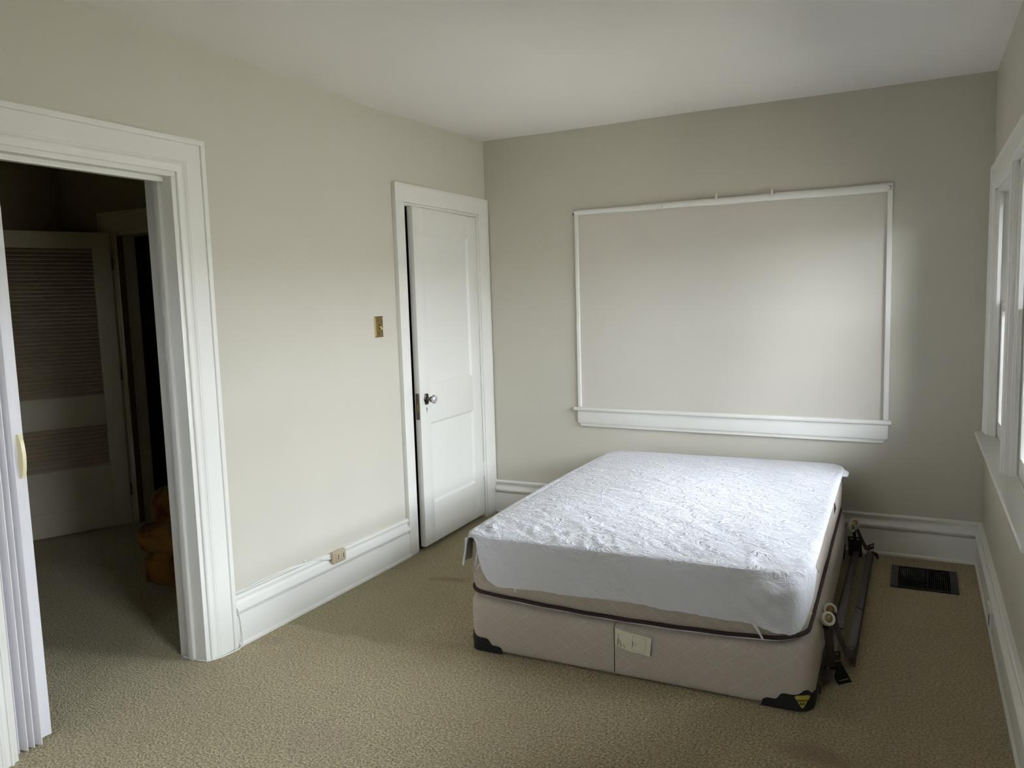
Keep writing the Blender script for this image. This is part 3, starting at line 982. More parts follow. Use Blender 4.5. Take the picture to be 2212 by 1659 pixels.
# thin painted cord from the outlet block to the doorway casing, and down to the floor
cd = thing('extension_wire', (0.02, -2.0, 0.2), 'thin white painted cord clipped along the baseboard top', 'cord')
for off, lift in ((0.0, 0.0), (0.0045, 0.001)):
    pts = [(0.024, -1.757, 0.203 + off), (0.026, -1.80, 0.214 + off), (0.022, -1.86, 0.2315 + off), (0.0135, -1.93, 0.2325 + off * 0.7), (0.006, -1.99, 0.2345 + off)]
    for i in range(1, 9):
        y = -1.99 - 0.046 * i
        pts.append((0.006 + 0.001 * sin(i * 2.1), y, 0.2350 + off + lift * 6 * sin(i * 0.39) + 0.0015 * sin(i * 1.7)))
    MB().tube(pts, 0.0024, 6).build('strand', 'wire', cd, smooth=60)
mb = MB().tube([(0.001, -1.925, 0.247), (0.012, -1.926, 0.245), (0.016, -1.927, 0.238), (0.010, -1.928, 0.230)], 0.003, 6)
mb.build('clip', 'wire', cd, smooth=60)
pts = [(0.026, -2.368, 0.150), (0.027, -2.362, 0.110), (0.030, -2.360, 0.060), (0.034, -2.364, 0.035), (0.040, -2.370, 0.014), (0.044, -2.395, 0.006), (0.040, -2.430, 0.005), (0.033, -2.480, 0.005), (0.014, -2.530, 0.005), (-0.03, -2.545, 0.005), (-0.12, -2.548, 0.005)]
MB().tube(pts, 0.0030, 6).build('floor_run', 'wire', cd, smooth=60)

# outlet plate on the right baseboard
wo = thing('wall_outlet', (W - 0.025, -0.98, 0.1), 'small white outlet plate on the baseboard below the window', 'outlet')
MB().sweep(rbox(W - 0.036, W - 0.022, -1.055, -0.905, 0.055, 0.125, 0.004)).build('plate', 'white_plastic', wo, smooth=40)
MB().box(W - 0.0368, W - 0.0355, -1.050, -1.022, 0.066, 0.114).build('socket', 'black', wo)

# floor register
rg = thing('floor_register', (2.68, -0.367, 0), 'black slotted floor heating register in the carpet', 'floor vent')
for x in (RX0, RX1 - 0.034):
    MB().box(x, x + 0.034, RY0, RY1, 0.001, 0.008).build('end_rim', 'grey_metal', rg, bevel=0.002)
for y in (RY0, RY1 - 0.014):
    MB().box(RX0 + 0.034, RX1 - 0.034, y, y + 0.014, 0.001, 0.007).build('side_rim', 'black_metal', rg, bevel=0.002)
fm = None
nf = 26
for i in range(nf):
    x = RX0 + 0.036 + (RX1 - RX0 - 0.072) * (i + 0.5) / nf
    if fm is None:
        o = MB().box(-0.0016, 0.0016, RY0 + 0.012, RY1 - 0.012, -0.020, 0.005).build('fin', 'black_metal', rg)
        fm, fb = o, o.location.copy()
    else:
        o = fm.copy()
        COL.objects.link(o)
        o.parent = rg
    o.location = fb + Vector((x, 0, 0))
MB().box(2.690, 2.696, RY0 + 0.012, RY1 - 0.012, -0.016, 0.006).build('cross_bar', 'black_metal', rg)
MB().box(RX0 + 0.012, RX1 - 0.012, RY0 + 0.012, RY1 - 0.012, -0.10, -0.060).build('duct', 'black', rg)

# ------------------------------------------------------------------ bed: box spring, mattress, sheet
BO = Vector((0.9638, -1.979, 0))
BA = radians(1.197)
bu, bv = Vector((cos(BA), sin(BA), 0)), Vector((-sin(BA), cos(BA), 0))


def B(u, v, z):
    return BO + bu * u + bv * v + Vector((0, 0, z))


def rrect(u0, u1, v0, v1, radii, step=0.02):
    """Rounded rectangle outline, counter-clockwise from the front-left corner; radii = (fl, fr, br, bl)."""
    pts = []
    cs_ = [(u0, v0, radii[0], 180), (u1, v0, radii[1], 270), (u1, v1, radii[2], 0), (u0, v1, radii[3], 90)]
    sg = [(1, 1), (-1, 1), (-1, -1), (1, -1)]
    for (cu, cv, r, a0), (su, sv) in zip(cs_, sg):
        cx_, cy_ = cu + su * r, cv + sv * r
        n = 12
        for q in range(n + 1):
            an = radians(a0 + 90 * q / n)
            pts.append((cx_ + r * cos(an), cy_ + r * sin(an)))
    res = []
    for i in range(len(pts)):
        p, q = pts[i], pts[(i + 1) % len(pts)]
        L = math.hypot(q[0] - p[0], q[1] - p[1])
        n = max(1, int(L / step))
        for j in range(n):
            res.append((p[0] + (q[0] - p[0]) * j / n, p[1] + (q[1] - p[1]) * j / n))
    return res


def normals(pts):
    n = len(pts)
    res = []
    for i in range(n):
        a, b2 = pts[i - 1], pts[(i + 1) % n]
        tx, ty = b2[0] - a[0], b2[1] - a[1]
        L = math.hypot(tx, ty) or 1
        res.append((ty / L, -tx / L))
    return res


BW, BL = 1.36, 1.90


def sag(u, v):
    """The front edge where mattress and box spring meet dips in the middle."""
    f = max(0.0, min(1.0, u / BW))
    return -0.026 * sin(pi * f) ** 0.8 * max(0.0, 1 - v / 0.7)


bs = thing('box_spring', tuple(B(BW / 2, BL / 2, 0)), 'beige quilted box spring standing on the carpet under the mattress', 'box spring')
out = rrect(0, BW, 0, BL, (0.045, 0.065, 0.06, 0.06), 0.03)
nr = normals(out)
rings = []
for z, ins in ((0.006, 0.014), (0.012, 0.004), (0.03, 0.0), (0.12, -0.003), (0.20, -0.003), (0.218, 0.0), (0.230, 0.006), (0.238, 0.016), (0.242, 0.034)):
    ring = []
    for i, ((u, v), (a, c)) in enumerate(zip(out, nr)):
        f = max(0, (z - 0.12) / 0.13)
        pk = 0.0035 * noise.noise((u * 9, v * 9, z * 20)) * (f ** 2)
        ring.append(B(u - a * (ins - pk), v - c * (ins - pk), z + sag(u, v) * f))
    rings.append(ring)
rings.append([B(0.68 + (u - 0.68) * 0.6, 0.98 + (v - 0.95) * 0.5, 0.238) for u, v in out])
MB().sweep(rings).build('cover', 'ticking', bs, smooth=55)
# vertical seam on the foot side
MB().box(0, 0.0016, 0, 0.002, 0, 1)
mb = MB().tube([B(0.640, -0.0030, 0.02), B(0.641, -0.0045, 0.12), B(0.640, -0.0030, 0.205), B(0.648, 0.004, 0.222)], 0.0014, 6)
mb.build('seam', 'piping', bs, smooth=60)
# corner guards: black vinyl with a stepped outline wrapped around each bottom corner
def guard(corner_u, corner_v, su, sv, r, label):
    """Wraps the corner: du measured along the foot side, dv along the long side."""
    mb = MB()
    prof = [(-0.105, 0.010), (-0.100, 0.026), (-0.085, 0.033), (-0.058, 0.033), (-0.050, 0.040), (-0.040, 0.055), (-0.030, 0.060), (0.0, 0.060), (0.020, 0.064), (0.040, 0.078),
            (0.055, 0.078), (0.070, 0.064), (0.080, 0.060), (0.100, 0.060), (0.110, 0.055), (0.120, 0.040), (0.130, 0.033), (0.155, 0.033), (0.170, 0.026), (0.175, 0.010)]
    arc = r * pi / 2
    rings = []
    N = 60
    for i in range(N + 1):
        s_ = -0.105 + 0.28 * i / N
        for (a, za), (b2, zb) in zip(prof, prof[1:]):
            if a <= s_ <= b2 + 1e-9:
                zt = za + (zb - za) * (s_ - a) / (b2 - a)
                break
        s0 = s_ + 0.0 - 0.0
        if s0 < 0:
            uu, vv, nu, nv = corner_u + su * (r - s0), corner_v, 0, -1
        elif s0 < arc:
            th = s0 / r
            uu = corner_u + su * (r - r * sin(th))
            vv = corner_v + sv * (r - r * cos(th))
            nu, nv = -su * sin(th), -sv * cos(th)
        else:
            uu, vv, nu, nv = corner_u, corner_v + sv * (r + s0 - arc), -su, 0
        if s0 < 0:
            nv = -sv
        rings.append([B(uu + nu * o_, vv + nv * o_, z) for o_, z in ((0.0, 0.004), (0.0055, 0.004), (0.0055, zt), (0.0, zt + 0.001))])
    mb.sweep(rings)
    g = mb.build('corner_guard', 'guard', bs, smooth=40)
    g['label'] = label
    return g


gfr = guard(BW, 0, -1, 1, 0.065, 'black corner guard with yellow emblem')
gfl = guard(0, 0, 1, 1, 0.045, 'black corner guard with yellow emblem')
guard(BW, BL, -1, -1, 0.06, 'black corner guard')
guard(0, BL, 1, -1, 0.06, 'black corner guard')


def emblem(g, uc, vc, th, zc, w_, h_, sgn=1, text=True):
    """Rounded yellow triangle, point down, lettered SPRING AIR, on the outer face of a corner guard."""
    c = B(uc, vc, zc)
    n = (bu * sin(th) - bv * cos(th)).normalized()
    a = (bu * cos(th) + bv * sin(th)).normalized()

    def tri(s_, d, rad):
        P = [(-w_ / 2 * s_, h_ / 2 * s_), (0, -h_ / 2 * s_), (w_ / 2 * s_, h_ / 2 * s_)]
        pts = []
        for i in range(3):
            p = Vector(P[i]); q = Vector(P[i - 1]); r2 = Vector(P[(i + 1) % 3])
            e0 = p + (q - p).normalized() * rad
            e1 = p + (r2 - p).normalized() * rad
            for j in range(7):
                tt = j / 6
                b_ = e0 * (1 - tt) ** 2 + p * 2 * tt * (1 - tt) + e1 * tt ** 2
                pts.append(c + a * b_.x + Vector((0, 0, 1)) * b_.y + n * d)
        return pts
    o1 = MB().sweep([tri(1.0, -0.002, 0.012), tri(1.0, 0.0012, 0.012)]).build('emblem', 'emblem_rim')
    o1.parent = g
    o1.location = (0, 0, 0)
    o2 = MB().sweep([tri(0.90, 0.0005, 0.010), tri(0.90, 0.0018, 0.010)]).build('emblem_face', 'emblem_yellow')
    o2.parent = g
    if not text:
        return

    def word(txt, size, y, off, shear=0.0):
        cu = bpy.data.curves.new('lettering', 'FONT')
        cu.body = txt
        cu.size = size
        cu.align_x = 'CENTER'
        cu.offset = 0.00035
        cu.space_character = 1.0
        cu.resolution_u = 2
        tmp = bpy.data.objects.new('lettering', cu)
        COL.objects.link(tmp)
        dg = bpy.context.evaluated_depsgraph_get()
        me = bpy.data.meshes.new_from_object(tmp.evaluated_get(dg))
        bpy.data.objects.remove(tmp, do_unlink=True)
        for v in me.vertices:
            x_, y_ = v.co.x + off, v.co.y + y
            v.co = c + a * x_ + Vector((0, 0, 1)) * y_ + n * 0.0023
        me.materials.clear()
        me.materials.append(M['black'])
        o = bpy.data.objects.new('lettering', me)
        COL.objects.link(o)
        o.parent = g
    word('S', 0.0150, 0.0030, -0.0178)
    word('PRING', 0.0112, 0.0042, 0.0030)
    word('A', 0.0150, -0.0092, -0.0062)
    word('IR', 0.0112, -0.0080, 0.0036)


th_ = radians(28)
ru = 0.065 + 0.0055
emblem(gfr, BW - 0.065 + ru * sin(th_), 0.065 - ru * cos(th_), th_, 0.037, 0.062, 0.052)
th_ = radians(-72)
ru = 0.045 + 0.0055
emblem(gfl, 0.045 + ru * sin(th_), 0.045 - ru * cos(th_), th_, 0.037, 0.055, 0.050, text=False)

# paper care label stitched to the foot side
tagc = [(0.648, 0.203), (0.792, 0.186), (0.785, 0.112), (0.646, 0.137)]
N = 16
fr_, bk_ = [], []


def tagp(f, g, d=0.0):
    """f across (0 left .. 1 right), g down (0 top .. 1 bottom); the paper lifts off towards its free right end."""
    top = Vector((tagc[0][0] + (tagc[1][0] - tagc[0][0]) * f, tagc[0][1] + (tagc[1][1] - tagc[0][1]) * f - 0.004 * sin(pi * f) * 0))
    bot = Vector((tagc[3][0] + (tagc[2][0] - tagc[3][0]) * f, tagc[3][1] + (tagc[2][1] - tagc[3][1]) * f))
    p = top.lerp(bot, g)
    lift = 0.004 + 0.006 * f ** 1.5
    droop = -0.010 * sin(pi * min(1, f * 1.3)) * (0.4 + 0.6 * g) * (1 - f * 0.6)
    return B(p.x, -0.0032 - lift - d, p.y + droop)


mb = MB()
for i in range(N + 1):
    for j in range(5):
        mb.v.append(tuple(tagp(i / N, j / 4)))
for i in range(N + 1):
    for j in range(5):
        mb.v.append(tuple(tagp(i / N, j / 4, 0.0006)))
K = (N + 1) * 5
for i in range(N):
    for j in range(4):
        a = i * 5 + j
        mb.f += [(a, a + 5, a + 6, a + 1), (K + a, K + a + 1, K + a + 6, K + a + 5)]
for i in range(N):
    a = i * 5
    mb.f += [(a, K + a, K + a + 5, a + 5), (a + 4, a + 9, K + a + 9, K + a + 4)]
for j in range(4):
    a = N * 5 + j
    mb.f += [(j, j + 1, K + j + 1, K + j), (a, K + a, K + a + 1, a + 1)]
lab = mb.build('paper_label', 'paper', bs, smooth=60)
lab['label'] = 'cream paper care label'


def tagbar(f0, f1, g0, g1):
    n_ = 4
    mb = MB()
    for i in range(n_ + 1):
        f = f0 + (f1 - f0) * i / n_
        mb.v += [tuple(tagp(f, g0, 0.0009)), tuple(tagp(f, g1, 0.0009))]
    for i in range(n_):
        mb.f.append((2 * i, 2 * i + 1, 2 * i + 3, 2 * i + 2))
    o = mb.build('print_line', 'ink')
    o.parent = lab
    return o


for f0, g0, g1 in ((0.075, 0.25, 0.95), (0.055, 0.62, 0.95), (0.098, 0.50, 0.95), (0.120, 0.62, 0.72), (0.145, 0.60, 0.94), (0.165, 0.72, 0.92), (0.195, 0.82, 0.92), (0.245, 0.70, 0.92), (0.275, 0.84, 0.96)):
    tagbar(f0, f0 + 0.012, g0, g1)
for f0, f1, g0, g1 in ((0.48, 0.86, 0.12, 0.128), (0.48, 0.86, 0.90, 0.908), (0.48, 0.486, 0.12, 0.90), (0.855, 0.861, 0.12, 0.90), (0.492, 0.510, 0.42, 0.70), (0.565, 0.585, 0.54, 0.59)):
    tagbar(f0, f1, g0, g1)

# mattress
MU0, MU1, MZ0, MZ1 = -0.002, 1.338, 0.256, 0.492
mo = rrect(MU0, MU1, 0.002, 1.90, (0.075, 0.115, 0.10, 0.08), 0.02)
mo = [(u - 0.022 * sin(pi * max(0, min(1, v / 1.9))) * max(0.0, 1 - (u - MU0) / 0.5), v) for u, v in mo]
mn = normals(mo)


def crown(u, v):
    f, g = max(0, min(1, u / 1.338)), max(0, min(1, v / 1.9))
    return 0.024 * (sin(pi * f) * sin(pi * g)) ** 0.55


def corner_lift(u, v):
    return 0.006 * exp(-((u - 1.3) ** 2 + (v - 0.05) ** 2) / 0.02)


mt_ = thing('mattress', tuple(B(BW / 2, BL / 2, MZ0)), 'beige mattress with dark brown edge tape lying on the box spring', 'mattress')
rings = []
for z, ins in ((0.258, 0.030), (0.262, 0.012), (0.270, 0.003), (0.300, -0.004), (0.380, -0.008), (0.450, -0.004), (0.480, 0.003), (0.488, 0.012), (0.492, 0.030), (0.494, 0.12), (0.500, 0.4)):
    f = 1 - max(0, min(1, (z - 0.26) / 0.20))
    ring = []
    for (u, v), (a, c) in zip(mo, mn):
        w_ = 0.0025 * noise.noise((u * 7, v * 7, z * 12))
        if ins > 0.35:
            uu, vv = 0.668 + (u - 0.668) * 0.4, 0.95 + (v - 0.95) * 0.6
        else:
            uu, vv = u - a * (ins - w_), v - c * (ins - w_)
        ring.append(B(uu, vv, z + (sag(u, v) + corner_lift(u, v)) * f + (0.008 if ins > 0.35 else 0)))
    rings.append(ring)
MB().sweep(rings).build('body', 'mattress_ticking', mt_, smooth=55)
MB().tube([B(u + a * 0.002, v + c * 0.002, 0.2645 + sag(u, v) + corner_lift(u, v) + 0.0008 * sin(i * 0.7)) for i, ((u, v), (a, c)) in enumerate(zip(mo, mn))], 0.0078, 8, True).build('lower_piping', 'piping', mt_, smooth=60)
MB().tube([B(u + a * 0.001, v + c * 0.001, 0.488) for (u, v), (a, c) in zip(mo, mn)], 0.0085, 8, True).build('upper_piping', 'piping', mt_, smooth=60)
rings = [[B(0.668 + (u - 0.668) * 0.6, 0.98 + (v - 0.95) * 0.5, 0.250) for u, v in mo]]
for z in (0.247, 0.257):
    rings.append([B(u - a * 0.012, v - c * 0.012, z + sag(u, v) * 1.0 + corner_lift(u, v)) for (u, v), (a, c) in zip(mo, mn)])
MB().sweep(rings).build('underside', 'underlay', mt_, smooth=50)
for v in (1.22,):
    MB().tube([B(MU1 + 0.006, v - 0.012, 0.400), B(MU1 + 0.010, v, 0.425), B(MU1 + 0.006, v + 0.012, 0.448)], [0.003, 0.005, 0.003], 8).build('handle', 'piping', mt_, smooth=60)

# sheet: crumpled cap over the mattress with a torn, uneven hem
sh_out = rrect(MU0 - 0.006, MU1 + 0.006, -0.005, 1.905, (0.07, 0.115, 0.10, 0.08), 0.009)
sh_out = [(u - 0.026 * sin(pi * max(0, min(1, v / 1.9))) * max(0.0, 1 - (u - MU0) / 0.5), v) for u, v in sh_out]
sn = normals(sh_out)
HEM = [(0.052, 0.486), (0.060, 0.43), (0.075, 0.365), (0.100, 0.322), (0.150, 0.300), (0.200, 0.304), (0.34, 0.309), (0.46, 0.310), (0.63, 0.314), (0.77, 0.316), (0.87, 0.312),
       (0.935, 0.313), (1.03, 0.310), (1.11, 0.307), (1.16, 0.304), (1.20, 0.294), (1.245, 0.287), (1.27, 0.287)]
RIM = 0.502


def lerp_tab(tab, x):
    if x <= tab[0][0]:
        return tab[0][1]
    for (a, za), (b2, zb) in zip(tab, tab[1:]):
        if x <= b2:
            return za + (zb - za) * (x - a) / (b2 - a)
    return tab[-1][1]


def hem_drop(u, v, nx_, ny_):
    rag = 0.006 * noise.noise((u * 40, v * 40, 1.0)) + 0.004 * noise.noise((u * 110, v * 110, 5.0))
    if ny_ < -0.96 and u < 1.24 and v < 0.05:                           # foot side
        if u < 0.052:
            return 0.004
        return RIM - lerp_tab(HEM, u) + rag * 0.4
    if u > 1.1 and v < 0.135:                                           # right front corner, wrapping round and rising
        th = math.degrees(math.atan2(nx_, -ny_))
        tab = [(0, 0.287), (20, 0.287), (34, 0.298), (48, 0.322), (60, 0.352), (70, 0.392), (80, 0.440), (90, 0.478)]
        return RIM - lerp_tab(tab, th) + rag * 0.8
    if nx_ > 0.7:                                                       # right side: only a ragged lip
        back = exp(-((v - 1.82) / 0.12) ** 2)
        return max(0.003, 0.004 + 0.007 * max(0, sin(v * 4.2 + 0.5)) + rag * 1.6 + 0.02 * back)
    if nx_ < -0.5 and v > 0.012:                                        # left side hangs half way
        return 0.135 + 0.02 * sin(v * 5) + rag
    if v > 1.6:
        return 0.10 + rag
    return 0.004


def top_wrinkle(u, v):
    w = 0.0
    front = exp(-max(0, v) / 0.55)
    # long diagonal pulls
    q = u * 0.55 + v * 0.83
    r = u * 0.83 - v * 0.55
    w += 0.0080 * (abs(noise.noise((q * 9.0, r * 2.2, 0.3))) ** 0.8 - 0.3) * (0.45 + 0.55 * front)
    w += 0.0048 * (abs(noise.noise((q * 22.0 + 3, r * 6.0, 1.3))) - 0.3) * (0.35 + 0.9 * front)
    w += 0.0060 * noise.noise((u * 2.3, v * 2.0, 4.1))
    # short crumples right at the foot edge
    w += 0.0110 * max(0, noise.noise((u * 24.0 + v * 9, v * 10.0, 7.7))) * exp(-(max(0, v) / 0.20) ** 2)
    w += 0.0060 * max(0, noise.noise((u * 9.0 - v * 14, v * 19.0 + u * 5, 2.7))) * exp(-((v - 0.35) / 0.35) ** 2)
    return w


KR, JR = 140, 30
cu_, cv_ = 0.668, 0.95
rings = []
Np = len(sh_out)
drops = [hem_drop(u, v, a, c) for (u, v), (a, c) in zip(sh_out, sn)]
for j in range(JR, 0, -1):
    f = j / JR
    ring = []
    for i, ((u, v), (a, c)) in enumerate(zip(sh_out, sn)):
        d_ = drops[i] * f
        off = 0.009 + 0.004 * min(1, d_ / 0.03)
        z = RIM - 0.010 - d_ * (1 - 0.010 / max(drops[i], 0.012))
        if c < -0.96 and v < 0.05:            # soft folds of the foot drop
            k1 = noise.noise((u * 5.5 - d_ * 4.5, 2.0, 0.5))
            k2 = noise.noise((u * 14 - d_ * 16.0, 7.0, d_ * 3))
            right = max(0, (u - 0.8) / 0.5)
            off += (0.011 * k1 + 0.006 * k2 * (0.5 + right)) * min(1, d_ / 0.05)
            off += 0.022 * right * max(0, noise.noise((u * 6.5 + d_ * 11, 3.3, 1.0))) * min(1, d_ / 0.06)
            off += 0.012 * exp(-((u - 1.200 - d_ * 0.20) / 0.030) ** 2) * min(1, d_ / 0.05)
            off += 0.004 * f
        elif u > 1.1 and v < 0.135:
            th = math.atan2(a, -c)
            off += 0.022 * max(0, sin(th * 3.4 - 0.3)) ** 1.5 * min(1, d_ / 0.05) + 0.004 * f
        elif a > 0.5 and v > 1.65:
            off += 0.022 * f
        elif a < -0.5:
            off += 0.018 * f * (1 + 0.4 * sin(v * 9)) + 0.010 * exp(-((v - 0.06) / 0.06) ** 2) * f
        off = max(off, 0.0085)
        ring.append(B(u + a * off, v + c * off, z))
    rings.append(ring)
for k in range(KR + 1):
    f = (k / KR)
    s_ = 1 - 0.985 * (f ** 1.15)
    ring = []
    for i, ((u, v), (a, c)) in enumerate(zip(sh_out, sn)):
        uu, vv = cu_ + (u - cu_) * s_, cv_ + (v - cv_) * s_
        e = math.hypot(u - uu, v - vv)            # way in from the rim
        rr = 0.022
        dz = 0.0 if e >= rr else -(rr - sqrt(max(0, rr * rr - (rr - e) ** 2))) * 0.32
        z = RIM + 0.004 + dz + crown(uu, vv) + top_wrinkle(uu, vv) * min(1, e / 0.03)
        e2 = 0.008 * max(0.0, 1 - e / 0.02)
        ring.append(B(uu + a * e2, vv + c * e2, z))
    rings.append(ring)
mb = MB()
mb.sweep(rings, True, False)
n0 = (len(rings) - 1) * Np
mb.f.append(tuple(n0 + i for i in range(Np)))
sheet = mb.build('sheet', 'sheet', None, smooth=42)
sheet['label'] = 'crumpled white cotton sheet with a frayed hem thrown over the mattress'
sheet['category'] = 'sheet'


def strip(name, pts, w0, w1, axis=(1, 0, 0)):
    mb = MB()
    ax = Vector(axis)
    n_ = len(pts)
    rings = []
    for i, p in enumerate(pts):
        w_ = w0 + (w1 - w0) * i / (n_ - 1)
        p = Vector(p)
        rings.append([p - ax * w_ - bv * 0.0007, p + ax * w_ - bv * 0.0007, p + ax * w_ + bv * 0.0007, p - ax * w_ + bv * 0.0007])
    o = mb.sweep(rings).build(name, 'sheet', None)
    o.parent = sheet
    return o


strip('torn_strip', [B(1.164, -0.017, 0.306), B(1.176, -0.020, 0.292), B(1.188, -0.021, 0.272), B(1.197, -0.020, 0.256)], 0.007, 0.004)
strip('torn_strip', [B(0.228, -0.014, 0.306), B(0.226, -0.017, 0.296), B(0.220, -0.016, 0.288)], 0.004, 0.006)
for pts in ([B(0.058, -0.014, 0.44), B(0.050, -0.016, 0.42), B(0.046, -0.015, 0.39), B(0.040, -0.014, 0.372)],
            [B(0.064, -0.014, 0.385), B(0.056, -0.017, 0.372), B(0.046, -0.016, 0.362)],
            [B(0.058, -0.014, 0.45), B(0.052, -0.018, 0.43), B(0.052, -0.017, 0.405)]):
    strip('loose_thread', pts, 0.0022, 0.0012)
for pts in ([B(1.342, 0.062, 0.385), B(1.346, 0.066, 0.365), B(1.352, 0.062, 0.340)],
            [B(1.356, 0.14, 0.486), B(1.362, 0.15, 0.474), B(1.366, 0.15, 0.462)],
            [B(1.378, 1.80, 0.476), B(1.380, 1.80, 0.455), B(1.376, 1.80, 0.432)]):
    strip('loose_thread', pts, 0.0016, 0.001)

# ------------------------------------------------------------------ folded steel bed frame beside the bed, two halves
def slotted(mb, o, a, b2, th, slots):
    """Plate with slots: slots = (f0, f1, g0, g1) in plate coordinates, built as strips around them."""
    o, a, b2 = Vector(o), Vector(a), Vector(b2)
    gs = sorted({0, 1, *[s_[2] for s_ in slots], *[s_[3] for s_ in slots]})
    for g0, g1 in zip(gs, gs[1:]):
        cut = sorted([(s_[0], s_[1]) for s_ in slots if s_[2] <= g0 + 1e-6 and s_[3] >= g1 - 1e-6])
        f = 0
        for c0, c1 in cut + [(1, 1)]:
            if c0 - f > 1e-6:
                mb.plate(o + a * f + b2 * g0, a * (c0 - f), b2 * (g1 - g0), th)
            f = c1
    return mb


def flat_bar(pts, w_, th, axis):
    """Flat steel bar bent along pts; `axis` is its wide direction."""
    ax = Vector(axis).normalized()
    rings = []
    pts = [Vector(p) for p in pts]
    for i, p in enumerate(pts):
        t_ = (pts[min(i + 1, len(pts) - 1)] - pts[max(i - 1, 0)]).normalized()
        n_ = t_.cross(ax).normalized()
        rings.append([p - ax * w_ / 2 - n_ * th / 2, p + ax * w_ / 2 - n_ * th / 2, p + ax * w_ / 2 + n_ * th / 2, p - ax * w_ / 2 + n_ * th / 2])
    return MB().sweep(rings)


def caster(parent, c, axis, r=0.025, w_=0.020):
    c = Vector(c)
    mb = MB().lathe([(r * 0.62, -w_ / 2), (r * 0.93, -w_ / 2), (r, -w_ * 0.3), (r, w_ * 0.3), (r * 0.93, w_ / 2), (r * 0.62, w_ / 2), (r * 0.60, w_ * 0.15), (r * 0.60, -w_ * 0.15)], c, axis, 28)
    mb.f = [f for f in mb.f if len(f) == 4]
    # close the ring section
    n_ = 28
    k_ = len(mb.v) // n_
    mb.f += [((k_ - 1) * n_ + j, (k_ - 1) * n_ + (j + 1) % n_, (j + 1) % n_, j) for j in range(n_)]
    wh = mb.build('caster_wheel', 'caster_white', parent, smooth=40)
    mb = MB().lathe([(0.002, -w_ * 0.30), (r * 0.61, -w_ * 0.22), (r * 0.61, w_ * 0.22), (r * 0.35, w_ * 0.40), (0.002, w_ * 0.45)], c, axis, 20)
    hb = mb.build('hub', 'brass', None, smooth=40)
    hb.parent = wh
    hb.location = wh.location * 0 
    hb.matrix_parent_inverse = Matrix.Identity(4)
    return wh


f1 = thing('bed_frame', (2.34, -0.9, 0), 'folded brown steel bed rail lying against the box spring', 'bed frame', 'folded bed frame halves')
f2 = thing('bed_frame', (2.41, -0.9, 0), 'folded brown steel bed rail lying on the open carpet side', 'bed frame', 'folded bed frame halves')


def angle_rail(parent, x0, x1, ya, yb, zt, zside, left):
    """L-section rail: flat top flange and a turned-down flange."""
    xa = x0 if left else x1 - 0.004
    mb = MB().box(x0, x1, ya, yb, zt - 0.004, zt).box(xa, xa + 0.004, ya, yb, zside, zt)
    return mb.build('rail', 'steel_brown', parent, bevel=0.001)


angle_rail(f1, 2.330, 2.366, -1.655, -0.150, 0.052, 0.004, True)
MB().box(2.330, 2.372, -1.28, -1.20, 0.0525, 0.056).build('splice_plate', 'steel_brown', f1, bevel=0.001)
angle_rail(f2, 2.400, 2.434, -1.520, -0.120, 0.044, 0.003, False)
MB().plate((2.399, -0.98, 0.0445), (0.036, -0.045, 0), (0, 0.012, 0), 0.003).build('splice_plate', 'steel_brown', f2)
# near end
MB().plate((2.328, -1.735, 0.030), (0.044, 0, 0), (0.002, 0.085, 0.006), 0.003).build('end_flap', 'steel_brown', f1, bevel=0.0008)
MB().box(2.330, 2.336, -1.79, -1.70, 0.0, 0.030).build('end_foot', 'steel_brown', f1)
flat_bar([(2.336, -1.605, 0.218), (2.342, -1.604, 0.150), (2.347, -1.602, 0.120), (2.352, -1.600, 0.045)], 0.030, 0.005, (0.9, 0.44, 0)).build('leg', 'steel_brown', f1, smooth=35)
caster(f1, (2.3445, -1.660, 0.240), (0.50, -0.72, 0.48), 0.027, 0.020)
MB().plate((2.327, -1.628, 0.190), (0.022, -0.006, 0), (0.004, 0, 0.032), 0.012).build('caster_socket', 'steel_brown', f1, bevel=0.002)
flat_bar([(2.355, -1.566, 0.228), (2.364, -1.566, 0.186), (2.380, -1.570, 0.138), (2.406, -1.576, 0.078)], 0.020, 0.012, (0.85, 0.2, 0.45)).build('leg', 'steel_brown', f2, smooth=35)
caster(f2, (2.3425, -1.556, 0.236), (0.30, -0.90, 0.30), 0.026, 0.018)
mb = MB()
slotted(mb, (2.400, -1.582, 0.062), (0.036, 0.006, 0.012), (-0.001, 0, 0.042), 0.003, [(0.45, 0.85, 0.72, 0.86)])
mb.build('cross_bracket', 'steel_brown', f2)
mb = MB()
slotted(mb, (2.3405, -1.602, 0.034), (0.046, 0.004, 0.020), (0.046, -0.086, -0.033), 0.003, [(0.20, 0.88, 0.80, 0.88), (0.35, 0.60, 0.10, 0.16)])
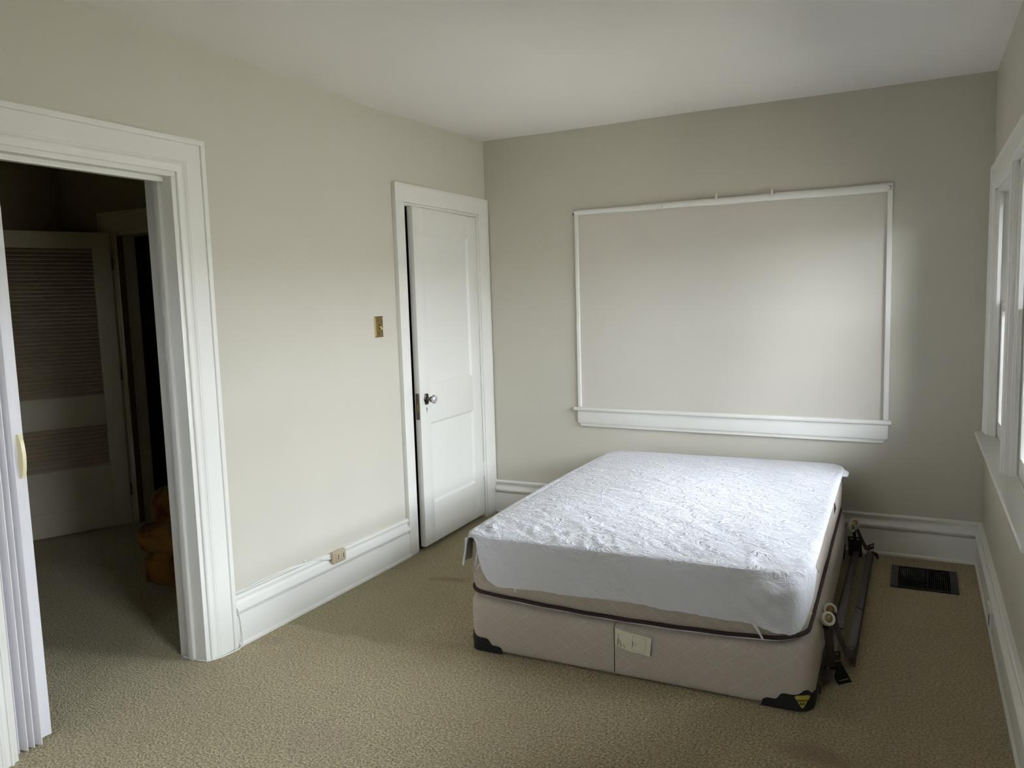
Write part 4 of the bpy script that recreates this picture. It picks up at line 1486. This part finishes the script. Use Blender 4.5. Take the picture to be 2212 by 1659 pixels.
mb.build('headboard_plate', 'black_metal', f1)
mb = MB()
slotted(mb, (2.352, -1.580, 0.044), (0.034, 0.004, 0.004), (-0.002, 0.006, 0.034), 0.003, [(0.45, 0.75, 0.62, 0.80)])
mb.build('hinge_bracket', 'steel_brown', f1)
# far end
flat_bar([(2.332, -0.155, 0.178), (2.338, -0.155, 0.140), (2.343, -0.155, 0.100), (2.344, -0.158, 0.045)], 0.016, 0.008, (1, 0, 0)).build('leg', 'black_plastic', f1, smooth=35)
caster(f1, (2.3235, -0.167, 0.180), (0.86, -0.48, 0.10), 0.028, 0.018)
mb = MB()
slotted(mb, (2.312, -0.172, 0.020), (0.068, 0, 0), (-0.006, 0.012, 0.106), 0.003, [(0.16, 0.42, 0.86, 0.92), (0.58, 0.84, 0.86, 0.92)])
mb.build('headboard_plate', 'black_metal', f1)
flat_bar([(2.350, -0.132, 0.162), (2.364, -0.134, 0.128), (2.380, -0.138, 0.093), (2.402, -0.144, 0.055)], 0.018, 0.010, (0.85, 0, 0.5)).build('leg', 'steel_brown', f2, smooth=35)
caster(f2, (2.336, -0.115, 0.194), (0.30, -0.90, 0.25), 0.026, 0.018)
mb = MB()
slotted(mb, (2.404, -0.150, 0.052), (0.032, 0.004, 0.014), (0.0, 0, 0.032), 0.003, [(0.5, 0.85, 0.55, 0.78)])
mb.build('cross_bracket', 'steel_brown', f2)
MB().lathe([(0.003, -0.012), (0.020, -0.012), (0.022, 0.0), (0.020, 0.012), (0.003, 0.012)], (2.415, -0.175, 0.022), (0.8, 0.5, 0.2), 18).build('glide', 'black_plastic', f2, smooth=40)
MB().tube([(2.430, -0.150, 0.045), (2.448, -0.145, 0.035), (2.458, -0.150, 0.012)], [0.009, 0.011, 0.006], 8).build('strap_end', 'black_plastic', f2, smooth=50)
MB().sweep(rbox(2.398, 2.432, -0.262, -0.225, 0.003, 0.022, 0.006)).build('plastic_clip', 'grey_plastic', f2, smooth=50)

for o in bpy.data.objects:
    if '_loc' in o:
        del o['_loc']
